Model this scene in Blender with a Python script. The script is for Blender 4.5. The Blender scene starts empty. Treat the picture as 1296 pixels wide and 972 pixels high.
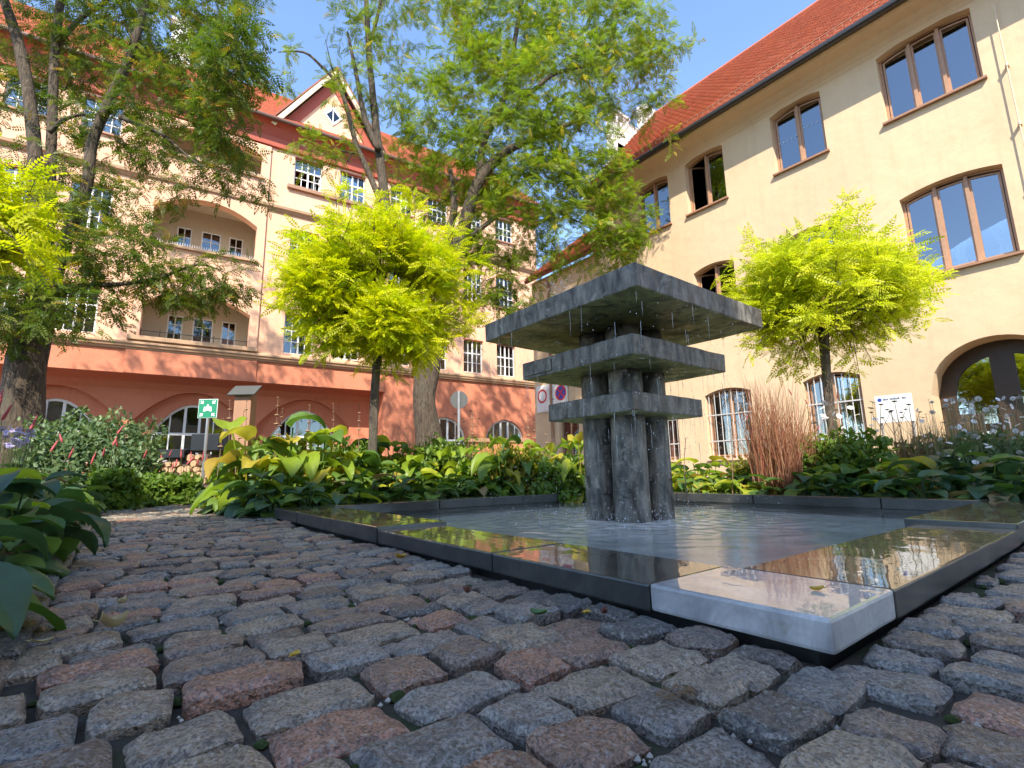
import bpy, bmesh, math, random
import numpy as np
from mathutils import Vector, Matrix, noise
from mathutils.geometry import delaunay_2d_cdt
random.seed(7); rng = np.random.default_rng(7)
R = math.radians
C = bpy.context.scene.collection
scene = bpy.context.scene

# ------------------------------------------------------------------ camera, sky, sun, exposure
FPX, HEYE = 627.0, 0.36
yaw, pitch, roll = R(52.05), R(10.1), R(-1.0)
F0 = Vector((math.cos(yaw), math.sin(yaw), 0)); R0 = Vector((math.sin(yaw), -math.cos(yaw), 0)); U0 = Vector((0, 0, 1))
FW = math.cos(pitch)*F0 + math.sin(pitch)*U0; UP = -math.sin(pitch)*F0 + math.cos(pitch)*U0
RT = math.cos(roll)*R0 + math.sin(roll)*UP; UP = -math.sin(roll)*R0 + math.cos(roll)*UP
# keep the basis exactly orthonormal
UP = (UP - UP.dot(FW)*FW).normalized(); RT = FW.cross(UP).normalized()
CAM = Vector((0, 0, HEYE))
cd = bpy.data.cameras.new('camera'); cam = bpy.data.objects.new('camera', cd); C.objects.link(cam)
cd.sensor_fit = 'HORIZONTAL'; cd.sensor_width = 36; cd.lens = FPX/1296*36; cd.clip_start = .02; cd.clip_end = 2000
cam.matrix_world = Matrix(((RT.x, UP.x, -FW.x, 0), (RT.y, UP.y, -FW.y, 0), (RT.z, UP.z, -FW.z, HEYE), (0, 0, 0, 1)))
scene.camera = cam

SUN = Vector((-.435, -.533, .726)).normalized()
w = bpy.data.worlds.new('World'); scene.world = w; w.use_nodes = True
wn = w.node_tree.nodes; bg = wn['Background']
sky = wn.new('ShaderNodeTexSky'); sky.sky_type = 'NISHITA'; sky.sun_disc = False
sky.sun_elevation = math.asin(SUN.z); sky.sun_rotation = math.atan2(SUN.x, SUN.y)
sky.air_density = 1.0; sky.dust_density = .2; sky.ozone_density = 2.8; sky.altitude = 500
w.node_tree.links.new(sky.outputs[0], bg.inputs[0]); bg.inputs[1].default_value = .15
sl = bpy.data.lights.new('sun', 'SUN'); sl.energy = 2.9; sl.angle = R(.53); sl.color = (1, .93, .80)
so = bpy.data.objects.new('sun', sl); C.objects.link(so); so.rotation_euler = (-SUN).to_track_quat('-Z', 'Y').to_euler()
so.location = (-20, -25, 40)
vs = scene.view_settings; vs.view_transform = 'Standard'; vs.look = 'None'; vs.exposure = 1.62; vs.gamma = 1
vs.use_curve_mapping = False

def at(px, py, D):
    """world point that the photograph shows at (px,py), D metres in front of the camera (level distance)"""
    d = (px-648)*RT + (486-py)*UP + FPX*FW
    return CAM + d*(D/d.dot(F0))
def gnd(px, py, z=0):
    d = (px-648)*RT + (486-py)*UP + FPX*FW
    return CAM + d*((z-HEYE)/d.z)
def proj(p):
    v = Vector(p)-CAM; z = v.dot(FW)
    return (648+FPX*v.dot(RT)/z, 486-FPX*v.dot(UP)/z, z) if z > .02 else (-9e3, -9e3, z)

# ------------------------------------------------------------------ materials
def nodes_of(name):
    m = bpy.data.materials.new(name); m.use_nodes = True
    nt = m.node_tree; return m, nt.nodes, nt.links, nt.nodes['Principled BSDF']
def N(ns, t, **kw):
    n = ns.new('ShaderNode'+t)
    for k, v in kw.items(): setattr(n, k, v)
    return n
def ramp(ns, ln, fac, stops, interp='LINEAR'):
    r = N(ns, 'ValToRGB'); r.color_ramp.interpolation = interp
    e = r.color_ramp.elements
    while len(e) < len(stops): e.new(.5)
    for i, (p, c) in enumerate(stops):
        e[i].position = p; e[i].color = (*c, 1) if len(c) == 3 else c
    ln.new(fac, r.inputs[0]); return r.outputs[0]
def mixc(ns, ln, fac, a, b, blend='MIX'):
    m = N(ns, 'Mix', data_type='RGBA', blend_type=blend)
    for s, v in ((0, fac), (6, a), (7, b)):
        if hasattr(v, 'is_linked'): ln.new(v, m.inputs[s])
        else: m.inputs[s].default_value = v if s == 0 else (*v, 1)
    return m.outputs[2]
def tex(ns, ln, scale, detail=4, rough=.55, coord='Position', dist=0, vec=None):
    t = N(ns, 'TexNoise'); t.inputs['Scale'].default_value = scale; t.inputs['Detail'].default_value = detail
    t.inputs['Roughness'].default_value = rough; t.inputs['Distortion'].default_value = dist
    if vec is None:
        if coord == 'Position': vec = N(ns, 'NewGeometry').outputs['Position']
        else: vec = N(ns, 'TexCoord').outputs['Object']
    ln.new(vec, t.inputs['Vector']); return t.outputs['Fac']
def bump(ns, ln, h, strength, dist, prev=None):
    b = N(ns, 'Bump'); b.inputs['Strength'].default_value = strength; b.inputs['Distance'].default_value = dist
    ln.new(h, b.inputs['Height'])
    if prev is not None: ln.new(prev, b.inputs['Normal'])
    return b.outputs[0]
def plain(name, col, rough=.6, var=.25, scale=6, bstr=.15, bdist=.01, metal=0, fine=60):
    m, ns, ln, p = nodes_of(name)
    n1 = tex(ns, ln, scale); n2 = tex(ns, ln, fine)
    c = mixc(ns, ln, n1, tuple(x*(1-var) for x in col), tuple(min(1, x*(1+var)) for x in col))
    ln.new(c, p.inputs['Base Color']); p.inputs['Roughness'].default_value = rough; p.inputs['Metallic'].default_value = metal
    ln.new(bump(ns, ln, n2, bstr, bdist), p.inputs['Normal']); return m
M = {}
def plaster(name, col, dirt, bscale=9):
    m, ns, ln, p = nodes_of(name)
    big = tex(ns, ln, .35, 5, .6); mid = tex(ns, ln, 2.2, 6, .65, dist=.6); fine = tex(ns, ln, 40, 4)
    c = mixc(ns, ln, ramp(ns, ln, big, [(.35, (0, 0, 0)), (.7, (1, 1, 1))]), tuple(x*.93 for x in col), tuple(min(1, x*1.05) for x in col))
    c = mixc(ns, ln, ramp(ns, ln, mid, [(.52, (0, 0, 0)), (.8, (.5, .5, .5))]), c, dirt)
    cr = N(ns, 'TexVoronoi', feature='DISTANCE_TO_EDGE'); cr.inputs['Scale'].default_value = .55
    mp = N(ns, 'Mapping'); g = N(ns, 'NewGeometry'); ad = N(ns, 'VectorMath', operation='ADD')
    nz = N(ns, 'TexNoise'); nz.inputs['Scale'].default_value = 1.7; nz.inputs['Detail'].default_value = 5
    ln.new(g.outputs['Position'], nz.inputs['Vector']); ln.new(g.outputs['Position'], ad.inputs[0]); ln.new(nz.outputs['Color'], ad.inputs[1])
    ln.new(ad.outputs[0], mp.inputs[0]); ln.new(mp.outputs[0], cr.inputs['Vector'])
    crm = ramp(ns, ln, cr.outputs['Distance'], [(0, (1, 1, 1)), (.006, (0, 0, 0))])
    msk = ramp(ns, ln, tex(ns, ln, .5, 2), [(.55, (0, 0, 0)), (.68, (.55, .55, .55))])
    mm = mixc(ns, ln, 1.0, crm, msk, 'MULTIPLY')
    c = mixc(ns, ln, mm, c, tuple(x*.45 for x in col))
    mp2 = N(ns, 'Mapping'); mp2.inputs['Scale'].default_value = (3, 3, .25); ln.new(g.outputs['Position'], mp2.inputs[0])
    stk = tex(ns, ln, 1.6, 5, .65, vec=mp2.outputs[0])
    c = mixc(ns, ln, ramp(ns, ln, stk, [(.5, (0, 0, 0)), (.8, (.28, .28, .28))]), c, tuple(x*.75 for x in dirt))
    ln.new(c, p.inputs['Base Color']); p.inputs['Roughness'].default_value = .9; p.inputs['Specular IOR Level'].default_value = .2
    b = bump(ns, ln, tex(ns, ln, bscale*.35, 6, .55), .3, .04); b = bump(ns, ln, fine, .15, .005, b)
    ln.new(b, p.inputs['Normal']); return m
M['yellow'] = plaster('ochre_plaster', (.72, .53, .335), (.58, .40, .24))
M['salmon'] = plaster('salmon_plaster', (.84, .49, .32), (.74, .39, .24), 20)
M['red'] = plaster('terracotta_plaster', (.64, .235, .135), (.55, .17, .09), 20)
M['cream'] = plaster('cream_plaster', (.74, .6, .42), (.66, .5, .34), 20)
M['loggia'] = plaster('loggia_plaster', (.6, .5, .38), (.5, .4, .3), 20)
M['darkred'] = plain('dark_red_paint', (.42, .085, .045), .7, .12)
M['cornice'] = plain('tan_stone', (.50, .31, .18), .75, .2)
M['sill'] = plain('brown_sill', (.36, .19, .11), .6, .2)
M['whitewood'] = plain('white_paint', (.80, .79, .76), .45, .05, bstr=.05)
M['wood'] = plain('window_wood', (.44, .25, .145), .45, .25, 14, .2, .004)
M['darkwood'] = plain('door_wood', (.055, .035, .022), .5, .3, 14, .3, .005)
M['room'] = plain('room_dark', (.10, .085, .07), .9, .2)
M['curtain'] = plain('curtain_cloth', (.74, .73, .70), .9, .1)
M['gutter'] = plain('dark_gutter', (.035, .03, .03), .4, .2)
M['brownmetal'] = plain('brown_metal', (.13, .07, .05), .45, .2)
M['steel'] = plain('galvanised_steel', (.42, .43, .44), .4, .2, metal=.7)
M['bars'] = plain('grey_iron', (.55, .53, .5), .5, .15)
M['black'] = plain('black_sheet', (.012, .013, .014), .5, .3)
M['grey'] = plain('grey_panel', (.085, .085, .08), .5, .1)
M['white'] = plain('white_panel', (.82, .82, .82), .4, .03)
M['green'] = plain('sign_green', (.01, .22, .10), .35, .05)
M['signred'] = plain('sign_red', (.6, .03, .04), .35, .05)
M['signblue'] = plain('sign_blue', (.02, .06, .42), .35, .05)
M['ink'] = plain('grey_print', (.16, .18, .3), .5, .05)
M['chimney'] = plaster('white_plaster', (.75, .7, .64), (.5, .42, .36))
M['roofwing'] = plain('old_roof', (.3, .1, .06), .8, .3)

def roof_tile_mat():
    m, ns, ln, p = nodes_of('clay_tile')
    a = N(ns, 'Attribute'); a.attribute_name = 'tint'
    c = ramp(ns, ln, a.outputs['Fac'], [(0, (.42, .10, .045)), (.5, (.48, .12, .053)), (.85, (.52, .14, .062)), (1, (.42, .12, .06))])
    n = tex(ns, ln, 14, 5); n = tex(ns, ln, 2.5, 5); c = mixc(ns, ln, ramp(ns, ln, n, [(.5, (0, 0, 0)), (.8, (.4, .4, .4))]), c, (.26, .10, .055))
    ln.new(c, p.inputs['Base Color']); p.inputs['Roughness'].default_value = .75
    ln.new(bump(ns, ln, tex(ns, ln, 50), .3, .004), p.inputs['Normal']); return m
M['tile'] = roof_tile_mat()

def glass_mat(name, ior=2.1, tint=(.8, .85, .85)):
    m, ns, ln, p = nodes_of(name); out = ns['Material Output']; ns.remove(p)
    t = N(ns, 'BsdfTransparent'); t.inputs[0].default_value = (*tint, 1)
    g = N(ns, 'BsdfGlossy'); g.inputs['Roughness'].default_value = .004; g.inputs[0].default_value = (.95, .97, 1, 1)
    fr = N(ns, 'Fresnel'); fr.inputs[0].default_value = ior
    ln.new(bump(ns, ln, tex(ns, ln, 1.3, 2), .02, .03), g.inputs['Normal'])
    mx = N(ns, 'MixShader'); ln.new(fr.outputs[0], mx.inputs[0]); ln.new(t.outputs[0], mx.inputs[1]); ln.new(g.outputs[0], mx.inputs[2])
    ln.new(mx.outputs[0], out.inputs[0]); return m
M['glass'] = glass_mat('window_glass', 2.9)
M['glass_old'] = glass_mat('old_window_glass', 1.8)

def water_mat(name, tint, bscale, bstr, ripple=None):
    m, ns, ln, p = nodes_of(name); out = ns['Material Output']; ns.remove(p)
    t = N(ns, 'BsdfTransparent'); t.inputs[0].default_value = (*tint, 1)
    g = N(ns, 'BsdfGlossy'); g.inputs['Roughness'].default_value = .02
    mp = N(ns, 'Mapping'); geo = N(ns, 'NewGeometry'); ln.new(geo.outputs['Position'], mp.inputs[0])
    b = bump(ns, ln, tex(ns, ln, bscale, 3, .5, vec=mp.outputs[0]), bstr, .02)
    if ripple:
        b = bump(ns, ln, tex(ns, ln, 34, 3, .6, vec=mp.outputs[0]), ripple, .012, b)
    fr = N(ns, 'Fresnel'); fr.inputs[0].default_value = 1.33
    ln.new(b, g.inputs['Normal']); ln.new(b, fr.inputs['Normal'])
    mx = N(ns, 'MixShader'); ln.new(fr.outputs[0], mx.inputs[0]); ln.new(t.outputs[0], mx.inputs[1]); ln.new(g.outputs[0], mx.inputs[2])
    # air bubbles stirred up where the drops fall make the water milky
    df = N(ns, 'BsdfDiffuse'); df.inputs[0].default_value = (.92, .88, .79, 1)
    vd = N(ns, 'VectorMath', operation='DISTANCE'); ln.new(geo.outputs['Position'], vd.inputs[0]); vd.inputs[1].default_value = (3.25, 2.66, -.02)
    nf = tex(ns, ln, 3.5, 5, .65, vec=mp.outputs[0]); ad = N(ns, 'Math', operation='MULTIPLY_ADD'); ln.new(nf, ad.inputs[0]); ad.inputs[1].default_value = 1.6; ln.new(vd.outputs['Value'], ad.inputs[2])
    fac = ramp(ns, ln, ad.outputs[0], [(1.1/3, (.9, .9, .9)), (1.7/3, (.5, .5, .5)), (2.6/3, (.1, .1, .1))])
    sc_ = N(ns, 'Math', operation='DIVIDE'); ln.new(ad.outputs[0], sc_.inputs[0]); sc_.inputs[1].default_value = 3.0
    for l_ in list(ln):
        if l_.from_node == ad and l_.to_node.bl_idname == 'ShaderNodeValToRGB': to = l_.to_socket; ln.remove(l_); ln.new(sc_.outputs[0], to)
    m2 = N(ns, 'MixShader'); ln.new(fac, m2.inputs[0]); ln.new(t.outputs[0], m2.inputs[1]); ln.new(df.outputs[0], m2.inputs[2]); ln.new(m2.outputs[0], mx.inputs[1])
    ln.new(mx.outputs[0], out.inputs[0]); return m
M['pool'] = water_mat('pool_water', (.9, .93, .92), 5, .16, .10)

def stone_wet(name, c0, c1, c2, rough, film=True):
    m, ns, ln, p = nodes_of(name)
    n = tex(ns, ln, 5, 6, .65, dist=.8); n2 = tex(ns, ln, 70, 3)
    c = ramp(ns, ln, n, [(.3, c0), (.5, c1), (.72, c2)])
    c = mixc(ns, ln, ramp(ns, ln, n2, [(.4, (0, 0, 0)), (.7, (.4, .4, .4))]), c, tuple(x*.6 for x in c1))
    st_ = tex(ns, ln, 11, 5, .7, dist=1.5); c = mixc(ns, ln, ramp(ns, ln, st_, [(.58, (0, 0, 0)), (.7, (.6, .6, .6))]), c, (c1[0]*.5+.03, c1[1]*.45+.02, c1[2]*.35+.012))
    ln.new(c, p.inputs['Base Color']); p.inputs['Roughness'].default_value = rough
    b = bump(ns, ln, n2, .25 if not film else .04, .004)
    ln.new(b, p.inputs['Normal'])
    if film:   # wet film: clear, nearly flat water coat on the upper face only, the faces at the side stay matt
        geo = N(ns, 'NewGeometry'); sx = N(ns, 'SeparateXYZ'); ln.new(geo.outputs['True Normal'], sx.inputs[0])
        k = ramp(ns, ln, sx.outputs['Z'], [(.7, (.15, .15, .15)), (.9, (1, 1, 1))])
        ln.new(k, p.inputs['Coat Weight']); p.inputs['Coat Roughness'].default_value = .012; p.inputs['Coat IOR'].default_value = 1.75
        ln.new(bump(ns, ln, tex(ns, ln, 9, 3), .035, .02), p.inputs['Coat Normal'])
    return m
M['rim'] = stone_wet('dark_wet_stone', (.025, .027, .027), (.05, .05, .046), (.085, .08, .07), .35)
M['marble'] = stone_wet('white_marble', (.3, .3, .31), (.56, .555, .55), (.68, .67, .65), .35)
M['poolfloor'] = stone_wet('pool_floor', (.52, .49, .42), (.66, .62, .53), (.74, .7, .6), .7, False)
def fountain_mat():
    m, ns, ln, p = nodes_of('weathered_fountain_stone')
    geo = N(ns, 'NewGeometry'); mp = N(ns, 'Mapping'); mp.inputs['Scale'].default_value = (1, 1, .3); ln.new(geo.outputs['Position'], mp.inputs[0])
    streak = tex(ns, ln, 14, 6, .65, vec=mp.outputs[0]); blot = tex(ns, ln, 4.5, 6, .7, dist=1.2); fine = tex(ns, ln, 90, 3)
    c = ramp(ns, ln, streak, [(.34, (.02, .018, .014)), (.44, (.085, .078, .064)), (.55, (.165, .15, .124)), (.66, (.27, .245, .2)), (.78, (.08, .07, .054))])
    c = mixc(ns, ln, ramp(ns, ln, blot, [(.57, (0, 0, 0)), (.66, (.75, .75, .75))]), c, (.36, .33, .275))
    c = mixc(ns, ln, ramp(ns, ln, blot, [(.34, (.9, .9, .9)), (.46, (0, 0, 0))]), c, (.014, .014, .012))
    sx = N(ns, 'SeparateXYZ'); ln.new(geo.outputs['True Normal'], sx.inputs[0])
    dn = ramp(ns, ln, sx.outputs['Z'], [(0, (1, 1, 1)), (.02, (0, 0, 0))])
    lit_moss_n = tex(ns, ln, 6, 6, .7, dist=1.0)
    moss = ramp(ns, ln, lit_moss_n, [(.32, (.03, .03, .015)), (.45, (.17, .17, .06)), (.58, (.36, .35, .12)), (.72, (.12, .11, .05))])  # underside moss, its colour lightened to stand in for light off the water
    mk = N(ns, 'Math', operation='LESS_THAN'); mk.inputs[1].default_value = -.6; ln.new(sx.outputs['Z'], mk.inputs[0])
    c = mixc(ns, ln, mk.outputs[0], c, moss)
    ln.new(c, p.inputs['Base Color'])
    ln.new(ramp(ns, ln, blot, [(.35, (.3, .3, .3)), (.65, (.7, .7, .7))]), p.inputs['Roughness'])
    b = bump(ns, ln, streak, .22, .015); b = bump(ns, ln, fine, .3, .005, b); b = bump(ns, ln, lit_moss_n, .35, .03, b)
    ln.new(b, p.inputs['Normal']); return m
M['fountain'] = fountain_mat()

def cobble_mat(name, joined):
    m, ns, ln, p = nodes_of(name)
    if joined:
        a = N(ns, 'Attribute'); a.attribute_name = 'tint'; r = a.outputs['Fac']
    else: r = N(ns, 'ObjectInfo').outputs['Random']
    base = ramp(ns, ln, r, [(0, (.17, .152, .13)), (.14, (.30, .27, .23)), (.26, (.40, .36, .305)), (.38, (.25, .19, .145)), (.48, (.46, .36, .255)),
                            (.60, (.31, .28, .24)), (.70, (.43, .25, .165)), (.79, (.50, .385, .26)), (.87, (.34, .24, .175)), (.94, (.56, .28, .175))], 'CONSTANT')
    geo = N(ns, 'NewGeometry')
    sp = N(ns, 'TexVoronoi'); sp.inputs['Scale'].default_value = 230; ln.new(geo.outputs['Position'], sp.inputs['Vector'])
    n1 = tex(ns, ln, 120, 4, .7); n2 = tex(ns, ln, 18, 5, .65, dist=.5); n3 = tex(ns, ln, 42, 5, .7)
    c = mixc(ns, ln, ramp(ns, ln, sp.outputs['Color'], [(.2, (.32, .32, .32)), (.75, (1.0, 1.0, 1.0))]), (0, 0, 0), base, 'MIX')
    c = mixc(ns, ln, ramp(ns, ln, n1, [(.52, (0, 0, 0)), (.68, (.7, .7, .7))]), c, (.55, .5, .44))
    c = mixc(ns, ln, ramp(ns, ln, n2, [(.48, (0, 0, 0)), (.75, (.75, .75, .75))]), c, (.06, .055, .05))
    # soil and moss clinging low on the flanks
    ln.new(c, p.inputs['Base Color'])
    ln.new(ramp(ns, ln, n2, [(.3, (.26, .26, .26)), (.7, (.5, .5, .5))]), p.inputs['Roughness']); p.inputs['Specular IOR Level'].default_value = .75
    b = bump(ns, ln, n2, .8, .03); b = bump(ns, ln, n3, .9, .014, b); b = bump(ns, ln, n1, .5, .004, b)
    ln.new(b, p.inputs['Normal']); return m
M['cobble'] = cobble_mat('granite_cobble', False); M['cobble_j'] = cobble_mat('granite_cobble_field', True)

def soil_mat(name, c0, c1, moss=None):
    m, ns, ln, p = nodes_of(name)
    n = tex(ns, ln, 30, 6, .7); n2 = tex(ns, ln, 4, 4)
    c = mixc(ns, ln, n, c0, c1)
    if moss: c = mixc(ns, ln, ramp(ns, ln, n2, [(.5, (0, 0, 0)), (.62, (.9, .9, .9))]), c, moss)
    ln.new(c, p.inputs['Base Color']); p.inputs['Roughness'].default_value = .95
    ln.new(bump(ns, ln, n, .8, .02), p.inputs['Normal']); return m
M['soil'] = soil_mat('garden_soil', (.03, .022, .015), (.075, .055, .04))
M['joint'] = soil_mat('joint_grit', (.022, .018, .013), (.085, .068, .05), (.035, .05, .012))
M['moss'] = soil_mat('moss', (.02, .035, .006), (.06, .09, .012))
M['pebble'] = plain('pale_pebble', (.5, .46, .4), .6, .3)

def bark_mat(name, c0, c1):
    m, ns, ln, p = nodes_of(name)
    mp = N(ns, 'Mapping'); mp.inputs['Scale'].default_value = (1, 1, .2); geo = N(ns, 'NewGeometry'); ln.new(geo.outputs['Position'], mp.inputs[0])
    n = tex(ns, ln, 22, 6, .7, vec=mp.outputs[0], dist=.8); n2 = tex(ns, ln, 3, 4)
    c = mixc(ns, ln, ramp(ns, ln, n, [(.35, (0, 0, 0)), (.65, (1, 1, 1))]), c0, c1)
    c = mixc(ns, ln, ramp(ns, ln, n2, [(.5, (0, 0, 0)), (.8, (.5, .5, .5))]), c, (.11, .115, .07))
    ln.new(c, p.inputs['Base Color']); p.inputs['Roughness'].default_value = .9
    ln.new(bump(ns, ln, n, 1.0, .06), p.inputs['Normal']); return m
M['bark'] = bark_mat('robinia_bark', (.03, .022, .016), (.17, .122, .082))
M['bark2'] = bark_mat('young_bark', (.06, .045, .035), (.2, .15, .11))

def leaf_mat(name, stops, trans=.4, attr='tint', rough=.45, spec=.35, vein=None):
    m, ns, ln, p = nodes_of(name); out = ns['Material Output']
    if attr: a = N(ns, 'Attribute'); a.attribute_name = attr; r = a.outputs['Fac']
    else: r = N(ns, 'ObjectInfo').outputs['Random']
    c = ramp(ns, ln, r, stops)
    n = tex(ns, ln, vein or 30, 3); c = mixc(ns, ln, ramp(ns, ln, n, [(.3, (0, 0, 0)), (.8, (.45, .45, .45))]), c, tuple(x*.55 for x in stops[0][1]))
    ln.new(c, p.inputs['Base Color']); p.inputs['Roughness'].default_value = rough; p.inputs['Specular IOR Level'].default_value = spec
    tr = N(ns, 'BsdfTranslucent'); br = mixc(ns, ln, 1.0, c, (1.25, 1.3, .7), 'MULTIPLY'); ln.new(br, tr.inputs[0])
    if vein:
        wv = N(ns, 'TexWave', wave_type='BANDS', bands_direction='X'); wv.inputs['Scale'].default_value = 20; wv.inputs['Distortion'].default_value = 3
        tc = N(ns, 'TexCoord'); ln.new(tc.outputs['Object'], wv.inputs['Vector'])
        ln.new(bump(ns, ln, wv.outputs['Fac'], .1, .003), p.inputs['Normal'])
    mx = N(ns, 'MixShader'); mx.inputs[0].default_value = trans
    ln.new(p.outputs[0], mx.inputs[1]); ln.new(tr.outputs[0], mx.inputs[2]); ln.new(mx.outputs[0], out.inputs[0]); return m
M['leaf_robinia'] = leaf_mat('robinia_leaf', [(0, (.11, .19, .014)), (.5, (.21, .30, .02)), (.85, (.34, .38, .03)), (1, (.56, .42, .04))], .52)
M['leaf_dark'] = leaf_mat('robinia_leaf_dark', [(0, (.06, .115, .014)), (.5, (.115, .18, .018)), (.85, (.22, .24, .025)), (1, (.48, .28, .035))], .5)
M['leaf_gold'] = leaf_mat('golden_robinia_leaf', [(0, (.34, .48, .008)), (.4, (.58, .62, .008)), (1, (.78, .70, .012))], .52)
M['leaf_gold2'] = leaf_mat('pale_golden_robinia_leaf', [(0, (.42, .52, .02)), (.4, (.62, .66, .025)), (1, (.78, .73, .04))], .52)
M['hosta'] = leaf_mat('hosta_leaf', [(0, (.07, .15, .03)), (.5, (.12, .215, .04)), (1, (.2, .29, .05))], .35, None, .5, .4, 14)
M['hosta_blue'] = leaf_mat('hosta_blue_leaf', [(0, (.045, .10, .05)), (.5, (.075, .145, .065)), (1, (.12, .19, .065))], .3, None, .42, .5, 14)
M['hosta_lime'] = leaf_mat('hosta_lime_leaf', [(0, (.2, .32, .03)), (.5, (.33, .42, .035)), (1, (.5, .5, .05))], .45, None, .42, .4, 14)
M['hosta_yellow'] = leaf_mat('hosta_yellow_leaf', [(0, (.42, .34, .04)), (.5, (.5, .43, .06)), (1, (.42, .24, .05))], .4, None, .5, .3, 14)
M['hosta_dry'] = leaf_mat('hosta_dry_leaf', [(0, (.3, .2, .09)), (.5, (.4, .3, .15)), (1, (.22, .13, .06))], .3, None, .6, .3, 14)
M['shrub'] = leaf_mat('shrub_leaf', [(0, (.06, .12, .045)), (.6, (.14, .21, .085)), (1, (.27, .34, .14))], .35)
M['lush'] = leaf_mat('lush_leaf', [(0, (.08, .16, .02)), (.6, (.16, .26, .03)), (1, (.3, .36, .05))], .4)
M['grassred'] = leaf_mat('red_grass', [(0, (.3, .13, .07)), (.5, (.44, .22, .13)), (.8, (.5, .33, .19)), (1, (.48, .09, .08))], .35)
M['straw'] = leaf_mat('dry_straw', [(0, (.22, .14, .08)), (.6, (.42, .3, .17)), (1, (.55, .42, .25))], .3)
M['tuft'] = leaf_mat('yellow_tuft', [(0, (.22, .26, .03)), (.6, (.42, .38, .05)), (1, (.5, .3, .06))], .4)
M['stem'] = plain('green_stem', (.10, .13, .04), .6, .3)
M['drystem'] = plain('dry_stem', (.2, .12, .07), .8, .3)
M['seed'] = plain('brown_seed_head', (.33, .2, .11), .85, .35, 40, .4, .01)
M['seeddark'] = plain('dark_seed_head', (.035, .02, .016), .85, .3, 40, .4, .01)
M['petalred'] = plain('red_flower', (.42, .07, .075), .6, .3, 40, .3, .01)
M['petalwhite'] = plain('white_petal', (.78, .77, .80), .6, .08)
M['petalmauve'] = plain('mauve_petal', (.42, .37, .66), .6, .15)
M['flowereye'] = plain('yellow_flower_centre', (.55, .36, .04), .7, .2)
M['leafyellow'] = plain('fallen_yellow_leaf', (.62, .38, .03), .5, .2, 40)
M['leaftan'] = plain('fallen_tan_leaf', (.5, .4, .2), .6, .25, 40)
M['leafbrown'] = plain('fallen_brown_leaf', (.16, .06, .035), .6, .25, 40)
M['leafgreen'] = plain('fallen_green_leaf', (.08, .17, .04), .5, .25, 40)
M['logbark'] = plain('log_bark', (.12, .08, .055), .9, .3)
M['logend'] = plain('log_end', (.48, .31, .17), .8, .3, 20)
def drop_mat():
    m, ns, ln, p = nodes_of('water_drop')
    p.inputs['Base Color'].default_value = (.95, .97, 1, 1); p.inputs['Roughness'].default_value = .05; p.inputs['IOR'].default_value = 1.33
    n = tex(ns, ln, 20); ln.new(ramp(ns, ln, n, [(0, (.45, .45, .45)), (1, (.65, .65, .65))]), p.inputs['Transmission Weight']); return m
M['drop'] = drop_mat()

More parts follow.
